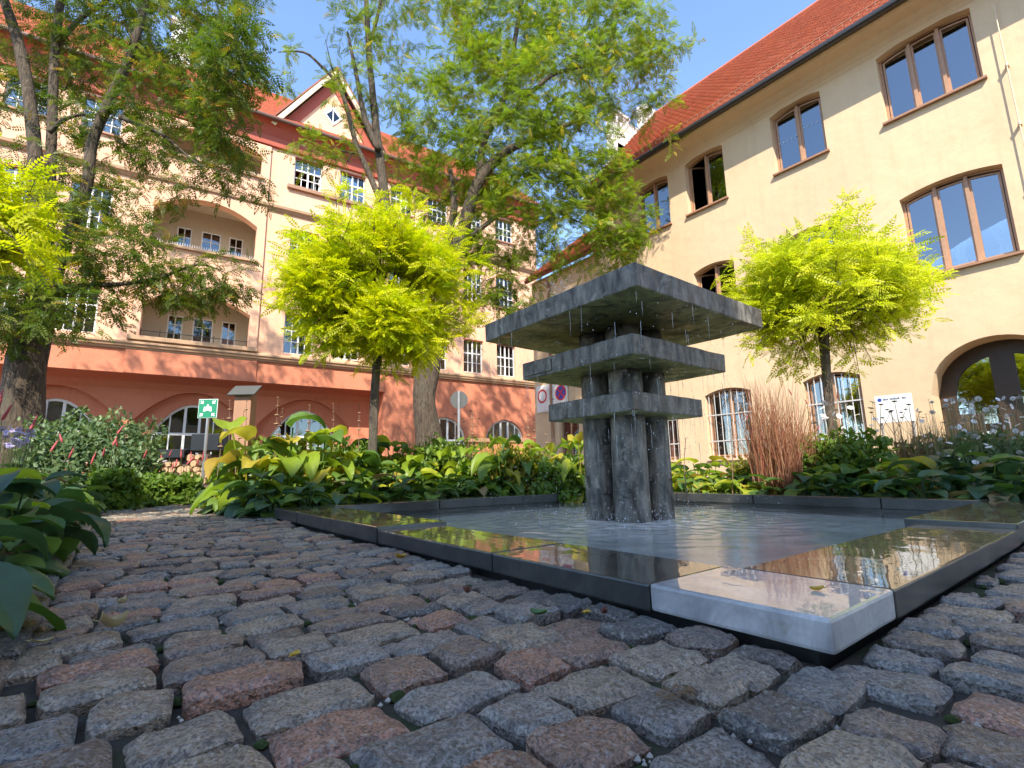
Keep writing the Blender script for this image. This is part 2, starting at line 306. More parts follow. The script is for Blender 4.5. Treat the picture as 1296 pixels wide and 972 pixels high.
# ------------------------------------------------------------------ helpers
class MB:
    def __init__(s): s.v = []; s.f = []; s.tint = []
    def add(s, vs, fs, tint=None):
        o = len(s.v); s.v += [tuple(v) for v in vs]; s.f += [tuple(o+i for i in f) for f in fs]
        if tint is not None: s.tint += [tint]*len(vs)
        return s
    def box(s, x0, x1, y0, y1, z0, z1, tint=None):
        v = [(x0, y0, z0), (x1, y0, z0), (x1, y1, z0), (x0, y1, z0), (x0, y0, z1), (x1, y0, z1), (x1, y1, z1), (x0, y1, z1)]
        return s.add(v, [(0, 3, 2, 1), (4, 5, 6, 7), (0, 1, 5, 4), (1, 2, 6, 5), (2, 3, 7, 6), (3, 0, 4, 7)], tint)
    def tube(s, pts, rad, n=8, cap=True, tint=None, wob=0):
        pts = [Vector(p) for p in pts]; k = len(pts)
        if not hasattr(rad, '__len__'): rad = [rad]*k
        rings = []; prev = None
        for i, p in enumerate(pts):
            d = (pts[min(i+1, k-1)]-pts[max(i-1, 0)]).normalized()
            a = prev if prev is not None else Vector((1, 0, 0)) if abs(d.x) < .9 else Vector((0, 1, 0))
            a = (a - a.dot(d)*d).normalized(); b = d.cross(a); prev = a
            ring = []
            for j in range(n):
                t = 2*math.pi*j/n; r = rad[i]
                if wob: r *= 1+wob*noise.noise(Vector((math.cos(t)*1.7+p.x*1.3, math.sin(t)*1.7+p.y*1.3, p.z*1.1)))
                ring.append(p+r*(math.cos(t)*a+math.sin(t)*b))
            rings.append(ring)
        vs = [v for r in rings for v in r]
        fs = [(i*n+j, i*n+(j+1) % n, (i+1)*n+(j+1) % n, (i+1)*n+j) for i in range(k-1) for j in range(n)]
        if cap: fs += [tuple(reversed(range(n))), tuple((k-1)*n+j for j in range(n))]
        return s.add(vs, fs, tint)
    def prism(s, poly, y0, y1, tint=None):
        """polygon in local x,z extruded along y"""
        n = len(poly); v = [(x, y0, z) for x, z in poly]+[(x, y1, z) for x, z in poly]
        return s.add(v, [tuple(range(n)), tuple(reversed(range(n, 2*n)))]+[(i, i+n, (i+1) % n+n, (i+1) % n) for i in range(n)], tint)
    def ring(s, po, pi, y0, y1):
        n = len(po); v = [(x, y0, z) for x, z in po]+[(x, y0, z) for x, z in pi]+[(x, y1, z) for x, z in po]+[(x, y1, z) for x, z in pi]
        f = []
        for i in range(n):
            j = (i+1) % n
            f += [(i, j, j+n, i+n), (i+n, j+n, j+3*n, i+3*n), (j, i, i+2*n, j+2*n), (i+2*n, i+3*n, j+3*n, j+2*n)]
        return s.add(v, f)
    def extrude_profile(s, prof, x0, x1):
        """profile in y,z swept along x"""
        n = len(prof); v = [(x0, y, z) for y, z in prof]+[(x1, y, z) for y, z in prof]
        return s.add(v, [tuple(range(n)), tuple(reversed(range(n, 2*n)))]+[(i, i+n, (i+1) % n+n, (i+1) % n) for i in range(n)])
    def mesh(s, name, mat, smooth=False):
        me = bpy.data.meshes.new(name); me.from_pydata(s.v, [], s.f); me.update()
        bm = bmesh.new(); bm.from_mesh(me); bmesh.ops.recalc_face_normals(bm, faces=bm.faces); bm.to_mesh(me); bm.free()
        if mat: me.materials.append(M[mat] if isinstance(mat, str) else mat)
        if smooth: me.polygons.foreach_set('use_smooth', [True]*len(me.polygons))
        if s.tint and len(s.tint) == len(s.v):
            a = me.attributes.new('tint', 'FLOAT', 'POINT'); a.data.foreach_set('value', s.tint)
        return me
    def build(s, name, mat, parent=None, smooth=False, bevel=0):
        me = s.mesh(name, mat, smooth)
        if bevel:
            bm = bmesh.new(); bm.from_mesh(me)
            bmesh.ops.bevel(bm, geom=bm.edges[:], offset=bevel, segments=2, affect='EDGES', profile=.6); bm.to_mesh(me); bm.free()
        return link(name, me, parent)
def link(name, me, parent=None):
    o = bpy.data.objects.new(name, me); C.objects.link(o)
    if parent is not None: o.parent = parent
    return o
def tag(o, label=None, cat=None, group=None, kind=None):
    if label: o['label'] = label
    if cat: o['category'] = cat
    if group: o['group'] = group
    if kind: o['kind'] = kind
    return o
def empty(name, loc=(0, 0, 0), rz=0):
    o = bpy.data.objects.new(name, None); C.objects.link(o); o.location = loc; o.rotation_euler = (0, 0, rz); o.empty_display_size = .1; return o
def numesh(name, V, faces_n, loops, mat, tint=None, smooth=False):
    """mesh from numpy arrays: V (n,3), loops flat vertex indices, faces_n vertices per face"""
    me = bpy.data.meshes.new(name); me.vertices.add(len(V)); me.vertices.foreach_set('co', np.asarray(V, np.float32).ravel())
    me.loops.add(len(loops)); me.loops.foreach_set('vertex_index', np.asarray(loops, np.int32))
    st = np.concatenate([[0], np.cumsum(faces_n)[:-1]]).astype(np.int32)
    me.polygons.add(len(st)); me.polygons.foreach_set('loop_start', st)
    if tint is not None:
        a = me.attributes.new('tint', 'FLOAT', 'POINT'); a.data.foreach_set('value', np.asarray(tint, np.float32))
    if smooth: me.polygons.foreach_set('use_smooth', np.ones(len(st), bool))
    me.materials.append(M[mat]); me.update(calc_edges=True); me.validate(); return me
def scatter(tv, tf, P, Mx, S, name, mat, tint, smooth=False):
    """copies of a template (tv, tf) at points P with rotations Mx and sizes S in ONE mesh"""
    tv = np.asarray(tv, float); k = len(tv); n = len(P)
    V = np.einsum('nij,kj->nki', Mx, tv)*np.asarray(S)[:, None, None]+np.asarray(P)[:, None, :]
    fl = np.concatenate([np.asarray(f) for f in tf]); fn = np.array([len(f) for f in tf])
    loops = (fl[None, :]+(np.arange(n)*k)[:, None]).ravel()
    return numesh(name, V.reshape(-1, 3), np.tile(fn, n), loops, mat, np.repeat(tint, k), smooth)
def frames(D, U):
    """rotation matrices with x axis D and z axis near U"""
    D = D/np.linalg.norm(D, axis=1, keepdims=True); Y = np.cross(U, D); Y /= np.linalg.norm(Y, axis=1, keepdims=True)+1e-9
    Z = np.cross(D, Y); return np.stack([D, Y, Z], axis=2)
def arched(x0, x1, z0, z1, rise, n=10):
    """opening outline: flat sill, upright jambs, segmental head rising from z1 by rise"""
    p = [(x0, z0), (x1, z0)]
    if rise <= 0: return p+[(x1, z1), (x0, z1)]
    for i in range(n+1):
        t = i/n; x = x1+(x0-x1)*t; u = 2*t-1
        p.append((x, z1+rise*math.sqrt(max(0, 1-u*u)) if rise > .45*(x1-x0) else z1+rise*(1-u*u)))
    return p
def wall_mesh(outer, holes, y=0.0, depth=.2):
    """plane wall in local x,z with openings and their reveals"""
    pts = []; edges = []
    for poly in [outer]+holes:
        o = len(pts); pts += [Vector(q) for q in poly]; edges += [(o+i, o+(i+1) % len(poly)) for i in range(len(poly))]
    vv, ee, ff, *_ = delaunay_2d_cdt(pts, edges, [], 0, 1e-5)
    def inside(q, poly):
        c = False; j = len(poly)-1
        for i in range(len(poly)):
            (xi, yi), (xj, yj) = poly[i], poly[j]
            if (yi > q[1]) != (yj > q[1]) and q[0] < (xj-xi)*(q[1]-yi)/(yj-yi)+xi: c = not c
            j = i
        return c
    m = MB(); fs = []
    for f in ff:
        c = sum((vv[i] for i in f), Vector((0, 0)))/len(f)
        if inside(c, outer) and not any(inside(c, h) for h in holes): fs.append(f)
    m.add([(p[0], y, p[1]) for p in vv], fs)
    for h in holes:
        n = len(h); m.add([(x, y, z) for x, z in h]+[(x, y+depth, z) for x, z in h], [(i, (i+1) % n, (i+1) % n+n, i+n) for i in range(n)])
    return m

# ------------------------------------------------------------------ ground, pool, path
BX0, BX1, BY0, BY1 = 1.10, 5.45, .43, 4.90      # outer edge of the pool rim
g = MB()
o_, i_ = 300, None
ox = [(-o_, -o_), (o_, -o_), (o_, o_), (-o_, o_)]; hx = [(BX0+.06, BY0+.06), (BX1-.06, BY0+.06), (BX1-.06, BY1-.06), (BX0+.06, BY1-.06)]
g.add([(x, y, -.05) for x, y in ox+hx], [(i, (i+1) % 4, (i+1) % 4+4, i+4) for i in range(4)])
tag(g.build('ground', 'soil'), kind='structure')

pv = MB()
pv.box(-.14, BX0+.02, -2.4, 9.6, -.046, -.026); pv.box(BX0+.02, 6.6, -2.4, BY0+.02, -.046, -.026)
pave = tag(pv.build('cobblestone_path', 'joint'), kind='structure')

def cobble_variant(seed):
    rn = random.Random(seed); nx, ny = 8, 7; V = []; F = []
    off = Vector((rn.uniform(0, 50), rn.uniform(0, 50), rn.uniform(0, 50)))
    px = rn.uniform(6.0, 14.0)
    def outline(u, v):   # square -> rounded, uneven outline
        r = max(abs(u), abs(v))
        if r == 0: return 0, 0
        s = ((abs(u)**px+abs(v)**px)**(-1/px))*r if r > 0 else 1
        k = s*(1+.05*noise.noise(Vector((u*1.3, v*1.3, 0))+off)+.03*noise.noise(Vector((u*5, v*5, 3))+off))
        return u*k, v*k
    skew = rn.uniform(-.08, .08); tap = rn.uniform(-.07, .07)
    for j in range(ny+1):
        for i in range(nx+1):
            u = -1+2*i/nx; v = -1+2*j/ny
            u = math.copysign(abs(u)**.62, u); v = math.copysign(abs(v)**.62, v)
            x, y = outline(u, v); r = max(abs(u), abs(v))
            z = -.009*max(0, (r-.88)/.12)**1.4 + .008*noise.noise(Vector((x*1.3, y*1.3, 0))+off)+.007*noise.noise(Vector((x*4, y*4, 7))+off)
            V.append(((x*(1+tap*y)+skew*y)*.5, (y*(1+tap*x))*.5, z))
    idx = lambda i, j: j*(nx+1)+i
    F = [(idx(i, j), idx(i+1, j), idx(i+1, j+1), idx(i, j+1)) for j in range(ny) for i in range(nx)]
    ed = [idx(i, 0) for i in range(nx)]+[idx(nx, j) for j in range(ny)]+[idx(i, ny) for i in range(nx, 0, -1)]+[idx(0, j) for j in range(ny, 0, -1)]
    n = len(ed); b = len(V); V += [V[k] for k in ed]; V += [(V[k][0]*.985, V[k][1]*.985, -.10) for k in ed]
    F += [(b+i, b+n+i, b+n+(i+1) % n, b+(i+1) % n) for i in range(n)]
    m = MB(); m.add(V, F); return m
cob_mb = [cobble_variant(s) for s in range(26)]
cob_me = [m.mesh('cobble', 'cobble', True) for m in cob_mb]
stones = []   # x, y, length along row, width, row direction angle
def row_fill(a0, a1, put, rn):
    a = a0-rn.uniform(0, .1)
    while a < a1:
        L = rn.choice((.115, .135, .15, .165, .18, .19))*rn.uniform(.94, 1.06)
        put(max(a, a0-.02), min(a+L, a1+.015)); a += L+.012
rn = random.Random(11); y = -2.0
while y < 9.45:
    wd = rn.uniform(.097, .135); xe = BX0-.02 if y+wd/2 > BY0 else y+wd/2+.66
    if xe > -.1:
        row_fill(-.125, xe, lambda a, b: stones.append(((a+b)/2, y+wd/2+rn.uniform(-.006, .006), b-a, wd, 0.0)) if b-a > .05 else None, rn)
    y += wd+.013
x = -1.2
while x < 6.4:
    wd = rn.uniform(.097, .135); ye = BY0-.02 if x+wd/2 > BX0 else x+wd/2-.68
    row_fill(-2.2, ye, lambda a, b: stones.append((x+wd/2+rn.uniform(-.006, .006), (a+b)/2, b-a, wd, math.pi/2)) if b-a > .05 else None, rn)
    x += wd+.013
def size_seen(s):
    q = proj((s[0], s[1], 0))
    if q[2] < .1 or not (-160 < q[0] < 1456 and q[1] < 1150): return 0
    return s[2]*s[3]/q[2]**3
stones.sort(key=size_seen, reverse=True)
field = MB()
for k, (sx, sy, L, W, a) in enumerate(stones):
    v = rn.randrange(26); rz = a+rn.uniform(-.07, .07)+rn.choice((0, math.pi)); tx, ty = rn.gauss(0, .022), rn.gauss(0, .022); zz = rn.uniform(-.014, .006)
    if k < 300:
        o = link('cobble', cob_me[v], pave); o.location = (sx, sy, zz); o.rotation_euler = (tx, ty, rz); o.scale = (L*.99, W, 1)
    else:
        mx = Matrix.Translation((sx, sy, zz)) @ Matrix.Rotation(rz, 4, 'Z') @ Matrix.Rotation(ty, 4, 'Y') @ Matrix.Diagonal((L*.99, W, 1, 1))
        mm = cob_mb[v]; field.add([mx @ Vector(p) for p in mm.v], mm.f, rn.random())
f_o = link('cobble_field', field.mesh('cobble_field', 'cobble_j', True), pave); tag(f_o, kind='stuff')
# moss cushions and grit in the joints
mo = MB(); gr_ = MB()
for k in range(420):
    s = stones[rn.randrange(min(len(stones), 420))]
    ca, sa = math.cos(s[4]), math.sin(s[4]); u, v = rn.choice(((rn.uniform(-.5, .5)*s[2], .5*s[3]+.006), (.5*s[2]+.006, rn.uniform(-.5, .5)*s[3])))
    px_, py_ = s[0]+u*ca-v*sa, s[1]+u*sa+v*ca
    if BX0-.03 < px_ and py_ > BY0-.03: continue
    if rn.random() < .55:
        r = rn.uniform(.006, .016); hh = r*rn.uniform(.5, .9); vs_ = []
        for i in range(3):
            for j in range(8):
                t = j*math.pi/4; q = (1, .75, .35)[i]*r*rn.uniform(.8, 1.2); vs_.append((px_+q*math.cos(t), py_+q*math.sin(t), -.026+(0, .6, 1)[i]*hh+.004))
        fs_ = [(i*8+j, i*8+(j+1) % 8, (i+1)*8+(j+1) % 8, (i+1)*8+j) for i in range(2) for j in range(8)]+[tuple(range(16, 24))]
        mo.add(vs_, fs_)
    else:
        for q in range(3):
            r = rn.uniform(.002, .006); cx, cy = px_+rn.uniform(-.02, .02), py_+rn.uniform(-.02, .02); z0 = -.02
            gr_.add([(cx+r, cy, z0), (cx-r, cy+r*.4, z0), (cx, cy-r, z0), (cx+r*.2, cy+r, z0), (cx, cy, z0+r), (cx, cy, z0-r)],
                    [(0, 3, 4), (3, 1, 4), (1, 2, 4), (2, 0, 4), (0, 3, 5), (3, 1, 5), (1, 2, 5), (2, 0, 5)])
tag(link('joint_moss', mo.mesh('joint_moss', 'moss', True), pave), kind='stuff')
tag(link('joint_grit', gr_.mesh('joint_grit', 'pebble'), pave), kind='stuff')

# kerb stones along the left bed, each a stone of its own
kerb = tag(empty('kerb', (-.20, 0, 0)), kind='structure'); y = -1.6
while y < 9.3:
    L = rn.uniform(.42, .8); m = MB(); m.box(-.062, .062, -L/2+.008, L/2-.008, -.12, rn.uniform(.0, .018))
    o = m.build('kerb_stone', 'cobble', kerb, bevel=.012); o.location = (rn.uniform(-.012, .006), y+L/2, 0); o.rotation_euler = (0, rn.gauss(0, .02), rn.gauss(0, .012)); y += L

# pool: rim slabs, walls, floor
pool = tag(empty('fountain_pool', ((BX0+BX1)/2, (BY0+BY1)/2, 0)), 'square shallow stone pool with dark wet rim slabs and one white marble corner', 'pool')
pc = Vector(pool.location)
def worn(me, amp=.0035):
    bm = bmesh.new(); bm.from_mesh(me)
    bmesh.ops.subdivide_edges(bm, edges=[e for e in bm.edges if e.calc_length() > .12], cuts=9, use_grid_fill=True)
    for v in bm.verts:
        k = .35+1.6*max(0, noise.noise(v.co*3+Vector((11, 0, 0)))); v.co += amp*k*Vector((noise.noise(v.co*16), noise.noise(v.co*16+Vector((5, 0, 0))), .35*noise.noise(v.co*13+Vector((0, 7, 0)))))
    bm.to_mesh(me); bm.free()
def slab(name, mat, x0, x1, y0, y1, z0, z1, bev=.006):
    m = MB(); m.box(x0-pc.x, x1-pc.x, y0-pc.y, y1-pc.y, z0, z1); o = m.build(name, mat, pool, bevel=bev); worn(o.data); o.rotation_euler = (rn.gauss(0, .0007), rn.gauss(0, .0007), 0); return o
RW = .37; j = .003
tag(slab('corner_slab', 'marble', BX0, BX0+RW, BY0, BY0+.42, .004, .070, .008), 'white marble corner slab of the pool rim')
for a, b, zt in ((BY0+.42, 1.55, .068), (1.55, 2.60, .069), (2.60, 3.35, .086), (3.35, 4.15, .085), (4.15, BY1, .087)):
    slab('rim_slab', 'rim', BX0+rn.uniform(0, .004), BX0+RW+(.06 if zt > .08 else 0), a+j, b-j, .0, zt)
for a, b, zt in ((BX0+RW, 2.57, .069), (2.57, 3.24, .068), (3.24, 4.2, .088), (4.2, BX1, .086)):
    slab('rim_slab', 'rim', a+j, b-j, BY0+rn.uniform(0, .004), BY0+RW+(.06 if zt > .08 else 0), .0, zt)
for a, b in ((BX0+RW+.065, 2.6), (2.6, 3.7), (3.7, 4.6), (4.6, BX1)): slab('rim_slab', 'rim', a+j, b-j, BY1-.33, BY1-rn.uniform(0, .004), .0, .091)
for a, b in ((BY0+RW+.065, 1.5), (1.5, 2.6), (2.6, 3.6), (3.6, BY1-.335)): slab('rim_slab', 'rim', BX1-.33, BX1-rn.uniform(0, .004), a+j, b-j, .0, .090)
m = MB()
for (x0, x1, y0, y1) in ((BX0+.05, BX0+RW-.03, BY0+.05, BY1-.05), (BX1-.30, BX1-.05, BY0+.05, BY1-.05), (BX0+RW-.03, BX1-.30, BY0+.05, BY0+RW-.03), (BX0+RW-.03, BX1-.30, BY1-.30, BY1-.05)):
    m.box(x0-pc.x, x1-pc.x, y0-pc.y, y1-pc.y, -.26, -.002)
m.build('pool_wall', 'rim', pool)
m = MB(); m.box(BX0+.2-pc.x, BX1-.2-pc.x, BY0+.2-pc.y, BY1-.2-pc.y, -.2, -.075); m.build('pool_floor', 'poolfloor', pool)
# water surface with real ripples round the falling water
FC = Vector((3.25, 2.66))
n = 150; xs = np.linspace(BX0+RW-.05, BX1-.28, n); ys = np.linspace(BY0+RW-.05, BY1-.28, n); X, Y = np.meshgrid(xs, ys)
rr = np.hypot(X-FC.x, Y-FC.y); Z = np.zeros_like(X)
for k in range(46):
    a = rng.uniform(0, 2*np.pi); rad = rng.uniform(.15, .95); cx, cy = FC.x+rad*np.cos(a), FC.y+rad*np.sin(a)
    d = np.hypot(X-cx, Y-cy); Z += rng.uniform(.0006, .0016)*np.cos(d*2*np.pi/rng.uniform(.09, .22)+rng.uniform(0, 6))*np.exp(-d/.5)
Z += .0012*np.sin(rr*2*np.pi/.26)*np.exp(-rr/1.6)
V = np.stack([X, Y, Z-.022], -1).reshape(-1, 3)
ii = (np.arange(n-1)[:, None]*n+np.arange(n-1)[None]).ravel(); Fq = np.stack([ii, ii+1, ii+n+1, ii+n], 1)
wt = link('water', numesh('water', V, np.full(len(Fq), 4), Fq.ravel(), 'pool', smooth=True)); tag(wt, kind='structure')

# ------------------------------------------------------------------ fountain
ft = tag(empty('fountain', (FC.x, FC.y, -.1)), 'dark weathered stone fountain of three stacked square slabs on clustered round columns', 'fountain')
def block(name, half, z0, z1):
    m = bmesh.new(); bmesh.ops.create_cube(m, size=1)
    for v in m.verts: v.co = Vector((v.co.x*2*half, v.co.y*2*half, (z0+z1)/2+.1+v.co.z*(z1-z0)))
    bmesh.ops.bevel(m, geom=m.edges[:], offset=.009, segments=2, affect='EDGES', profile=.5)
    bmesh.ops.subdivide_edges(m, edges=[e for e in m.edges if e.calc_length() > .3], cuts=14, use_grid_fill=True)
    for v in m.verts:
        v.co += .005*Vector((noise.noise(v.co*9), noise.noise(v.co*9+Vector((5, 0, 0))), noise.noise(v.co*9+Vector((0, 7, 0)))))
    me = bpy.data.meshes.new(name); m.to_mesh(me); m.free(); me.materials.append(M['fountain']); return link(name, me, ft)
block('top_slab', .825, 1.495, 1.655); mid = block('middle_slab', .595, 1.136, 1.285); block('lower_slab', .445, .776, .92)
# the raised plaque near the corner of the middle slab (on the face turned to the path)
pq = MB(); pq.box(-.595-.012, -.592, .22, .56, 1.262, 1.356); pl_o = pq.build('plaque', 'fountain', mid, bevel=.004)
for sx in (-1, 1):
    for sy in (-1, 1):
        m = MB(); zs = [0, .06, .3, .6, .9, 1.2, 1.595]; cx, cy = sx*.148, sy*.148
        m.tube([(cx+rn.uniform(-.003, .003), cy, z) for z in zs], [.137, .138, .136, .135, .134, .134, .134], 28, wob=.03)
        m.build('column', 'fountain', ft, True)

# falling drops, splash at the foot and the small jet on top
def drops(name, pts, rad, label=None, parent=None):
    t = (1+5**.5)/2; iv = np.array([(-1, t, 0), (1, t, 0), (-1, -t, 0), (1, -t, 0), (0, -1, t), (0, 1, t), (0, -1, -t), (0, 1, -t), (t, 0, -1), (t, 0, 1), (-t, 0, -1), (-t, 0, 1)], float)/math.hypot(1, t)
    fc = [(0, 11, 5), (0, 5, 1), (0, 1, 7), (0, 7, 10), (0, 10, 11), (1, 5, 9), (5, 11, 4), (11, 10, 2), (10, 7, 6), (7, 1, 8), (3, 9, 4), (3, 4, 2), (3, 2, 6), (3, 6, 8), (3, 8, 9), (4, 9, 5), (2, 4, 11), (6, 2, 10), (8, 6, 7), (9, 8, 1)]
    n = len(pts); Mx = np.tile(np.eye(3), (n, 1, 1)); Mx[:, 2, 2] = rng.uniform(1.0, 2.4, n)
    return link(name, scatter(iv, fc, np.array(pts), Mx, np.array(rad), name, 'drop', rng.random(n), True), parent)
P = []; Rr = []
for half, z0, z1, cnt in ((.825, .0, 1.49, 760), (.595, .0, 1.13, 420), (.445, -.01, .77, 260)):
    for k in range(cnt):
        t = rng.uniform(-1, 1); e = rng.integers(0, 4); q = half-.01+abs(rng.normal(0, .035))
        xy = [(t*half, -q), (-q, t*half), (t*half, q), (q, t*half)][e]
        P.append((FC.x+xy[0], FC.y+xy[1], z0+(z1-z0)*rng.random()**.8)); Rr.append(rng.uniform(.0012, .003))
for k in range(620):
    a = rng.uniform(0, 2*np.pi); r = abs(rng.normal(.5, .3)); P.append((FC.x+r*np.cos(a), FC.y+r*np.sin(a), -.02+abs(rng.normal(0, .05)))); Rr.append(rng.uniform(.0016, .0042))
tag(drops('falling_water_drops', P, Rr), 'scattered water drops falling from the fountain slabs into the pool', 'water drops', kind='stuff')
th = MB()
for half, z1 in ((.825, 1.495), (.595, 1.136), (.445, .776)):
    for k in range(46):
        t = rng.uniform(-1, 1); e = rng.integers(0, 4); q = half-.006; xy = [(t*half, -q), (-q, t*half), (t*half, q), (q, t*half)][e]; L = rng.uniform(.03, .22); z_ = z1-rng.uniform(0, .25)*(rng.random() < .5)
        x_, y_ = FC.x+xy[0], FC.y+xy[1]; th.tube([(x_, y_, z_), (x_+rng.normal(0, .002), y_, z_-L*.5), (x_, y_, z_-L)], [.0014, .0011, .0006], 5)
tag(th.build('water_threads', 'drop', None, True), 'thin threads of water running off the edges of the fountain slabs', 'water threads', kind='stuff')
P = []; Rr = []
for (cx, cy, hh) in ((-.42, .30, .34), (-.30, .34, .22), (-.05, .15, .26), (.2, -.1, .16)):
    for k in range(170):
        u = rng.random(); P.append((FC.x+cx+rng.normal(0, .02+.05*u), FC.y+cy+rng.normal(0, .02+.05*u), 1.66+hh*u)); Rr.append(rng.uniform(.0018, .0045))
tag(drops('fountain_jet', P, Rr), 'small bubbling water jets on top of the fountain', 'water jet', kind='stuff')

# ------------------------------------------------------------------ buildings
def inset(x0, x1, z0, z1, rise, t, n=10):
    return arched(x0+t, x1-t, z0+t, z1-(t if rise <= 0 else t*.6), rise*.94 if rise > 0 else 0, n)
def roof_tiles(parent, x0, x1, y0, z0, y1, z1, tw=.18, tl=.155, name='tile_field'):
    """overlapping plain tiles laid course by course on a slope running from (y0,z0) up to (y1,z1)"""
    L = math.hypot(y1-y0, z1-z0); sy, sz = (y1-y0)/L, (z1-z0)/L; nyv, nzv = -sz, sy
    nr = int(L/tl); nc = int((x1-x0)/tw)
    tv = np.array([(-.48, 0, .017), (-.25, -.035, .020), (.25, -.035, .020), (.48, 0, .017), (.48, 1.15, .0), (-.48, 1.15, .0), (-.48, 0, 0), (-.25, -.035, .002), (.25, -.035, .002), (.48, 0, 0)])
    tf = [(0, 1, 2, 3, 4, 5), (0, 6, 7, 1), (1, 7, 8, 2), (2, 8, 9, 3)]
    P = []; T = []
    for r in range(nr):
        for c in range(nc+1):
            xx = x0+(c+.5*(r % 2))*tw
            if xx > x1: continue
            s = r*tl+rng.normal(0, .0015); P.append((xx+rng.normal(0, .003), y0+sy*s, z0+sz*s)); T.append(rng.random())
    n = len(P); Mx = np.zeros((n, 3, 3)); Mx[:, 0, 0] = tw
    Mx[:, 1, 1] = sy*tl; Mx[:, 2, 1] = sz*tl; Mx[:, 1, 2] = nyv; Mx[:, 2, 2] = nzv
    jit = rng.normal(1.25, .08, n); Mx[:, :, 2] *= jit[:, None]
    o = link(name, scatter(tv, tf, P, Mx, np.ones(n), name, 'tile', np.array(T)), parent); tag(o, kind='stuff'); return o

# ---- ochre house on the right; local x runs along the wall to the right, y into the house
yb = tag(empty('ochre_house', (12.5, 0, 0), -math.pi/2), 'ochre plastered house with red tiled roof, wooden windows and arched door on the right', 'house')
YL, YR = -11.0, 4.5
def Y2(a, b): return (-b, -a)
wins = []   # x0,x1,z0,z1,rise,leaves,kind
for (a, b), nl in (((.97, 2.55), 3), ((3.71, 4.9), 2), ((6.22, 7.42), 2), ((8.02, 9.2), 2)):
    x0, x1 = Y2(a, b)
    wins.append((x0, x1, 7.74, 9.34, .11, nl, 'top')); wins.append((x0, x1, 4.14, 5.90, .12, nl, 'first'))
for a, b in ((3.71, 4.87), (6.12, 7.40), (8.3, 9.5)): wins.append((*Y2(a, b), .62, 2.33, .14, 2, 'grille'))
wins.append((*Y2(-2.2, -.6), 7.74, 9.3, .15, 3, 'top')); wins.append((*Y2(-2.2, -.6), 4.14, 5.86, .17, 3, 'first'))
door_poly = arched(-2.56, -.54, -.03, 1.72, .98, 20)
holes = [arched(*wd[:5]) for wd in wins]+[door_poly]
wall_mesh([(YL, -.05), (YR, -.05), (YR, 9.95), (YL, 9.95)], holes, 0, .26).build('wall', 'yellow', yb)
for (x0, x1, z0, z1, rise, nl, kind) in wins:
    yf = .18; fr = MB(); fr.ring(arched(x0+.002, x1-.002, z0+.002, z1-.002, rise-.003), inset(x0, x1, z0, z1, rise, .05), yf, yf+.08)
    W = (x1-x0-.124); lw = W/nl
    for i in range(1, nl): fr.box(x0+.062+i*lw-.03, x0+.062+i*lw+.03, yf-.03, yf+.075, z0+.062, z1+rise*.82)
    wo = fr.build('window', 'wood', yb)
    sb = MB(); sb.box(x0-.05, x1+.05, -.085, .20, z0-.05, z0-.004); sb.build('sill', 'sill' if kind != 'grille' else 'yellow', wo)
    for i in range(nl):
        a = x0+.062+i*lw+(.03 if i else .002); b = x0+.062+(i+1)*lw-(.03 if i < nl-1 else .002)
        def top(xx): u = (xx-(x0+x1)/2)/((x1-x0)/2); return z1+rise*(1-u*u)-.075
        op = (kind == 'top' and -7.5 < x0 < -7.3 and i == 0) or (kind == 'first' and -7.5 < x0 < -7.3 and i == 0)
        po = [(a, z0+.064), (b, z0+.064)]+[(b+(a-b)*t/6, top(b+(a-b)*t/6)) for t in range(7)]
        pi_ = [(a+.036, z0+.105), (b-.036, z0+.105)]+[(b-.036+(a-b+.072)*t/6, top(b-.036+(a-b+.072)*t/6)-.036) for t in range(7)]
        cs = MB(); cs.ring(po, pi_, yf+.012, yf+.06); co = cs.build('casement', 'wood', wo)
        pn = MB(); pn.prism(pi_, yf+.030, yf+.036); go = pn.build('pane', 'glass', wo)
        if op:   # this leaf stands open into the room, hinged at its left jamb
            for q in (co, go):
                q.data.transform(Matrix.Translation((-a, -yf-.03, 0))); q.location = (a, yf+.03, 0); q.rotation_euler = (0, 0, R(62))
    if kind == 'grille':
        gr = MB(); nb = 8
        for i in range(nb): xx = x0+(i+.5)*(x1-x0)/nb; gr.tube([(xx, .06, z0-.0), (xx, .06, z1+rise*.75)], .011, 6)
        for zz in (z0+.45, z0+1.15): gr.box(x0, x1, .045, .055, zz, zz+.03)
        gr.build('grille', 'bars', wo)
    if kind in ('top', 'first') and nl == 3:
        for side, (ca, cb, cw) in enumerate(((x0+.12, x0+.5, .42) if kind == 'first' else (x1-.45, x1-.1, .5), (x0+.66, x0+.95, .2), (x1-.5, x1-.08, .45))):
            if kind == 'top' and side: continue
            cu = MB(); nn = 26; vs_ = []
            for k in range(nn+1):
                t = k/nn
                for zz, sq in ((z1+rise-.1, 1.0), ((z0+z1)/2, .72), (z0+.35, .42), (z0+.1, .5)):
                    if kind == 'top': sq = 1-.1*(z1-zz)
                    mid_ = ca if side != 2 else cb
                    vs_.append((mid_+((ca+(cb-ca)*t)-mid_)*(1.15*sq if kind == 'first' else sq), .42+.022*math.sin(t*19)+.01*math.sin(t*47)+.0*zz, zz))
            cu.add(vs_, [(k*4+q, k*4+4+q, k*4+5+q, k*4+1+q) for k in range(nn) for q in range(3)])
            cu.build('curtain', 'curtain', wo, True)
# small white dots of the bird-strike stickers on the second top window
for (cx0, cx1, zz) in ((-4.80, -4.4, 8.62), (-4.20, -3.80, 8.72)):
    st = MB()
    for k in range(5): st.box(cx0+k*(cx1-cx0)/4-.012, cx0+k*(cx1-cx0)/4+.012, .192, .1945, zz+.0*k-.012, zz+.012)
    st.build('window_sticker', 'white', yb)
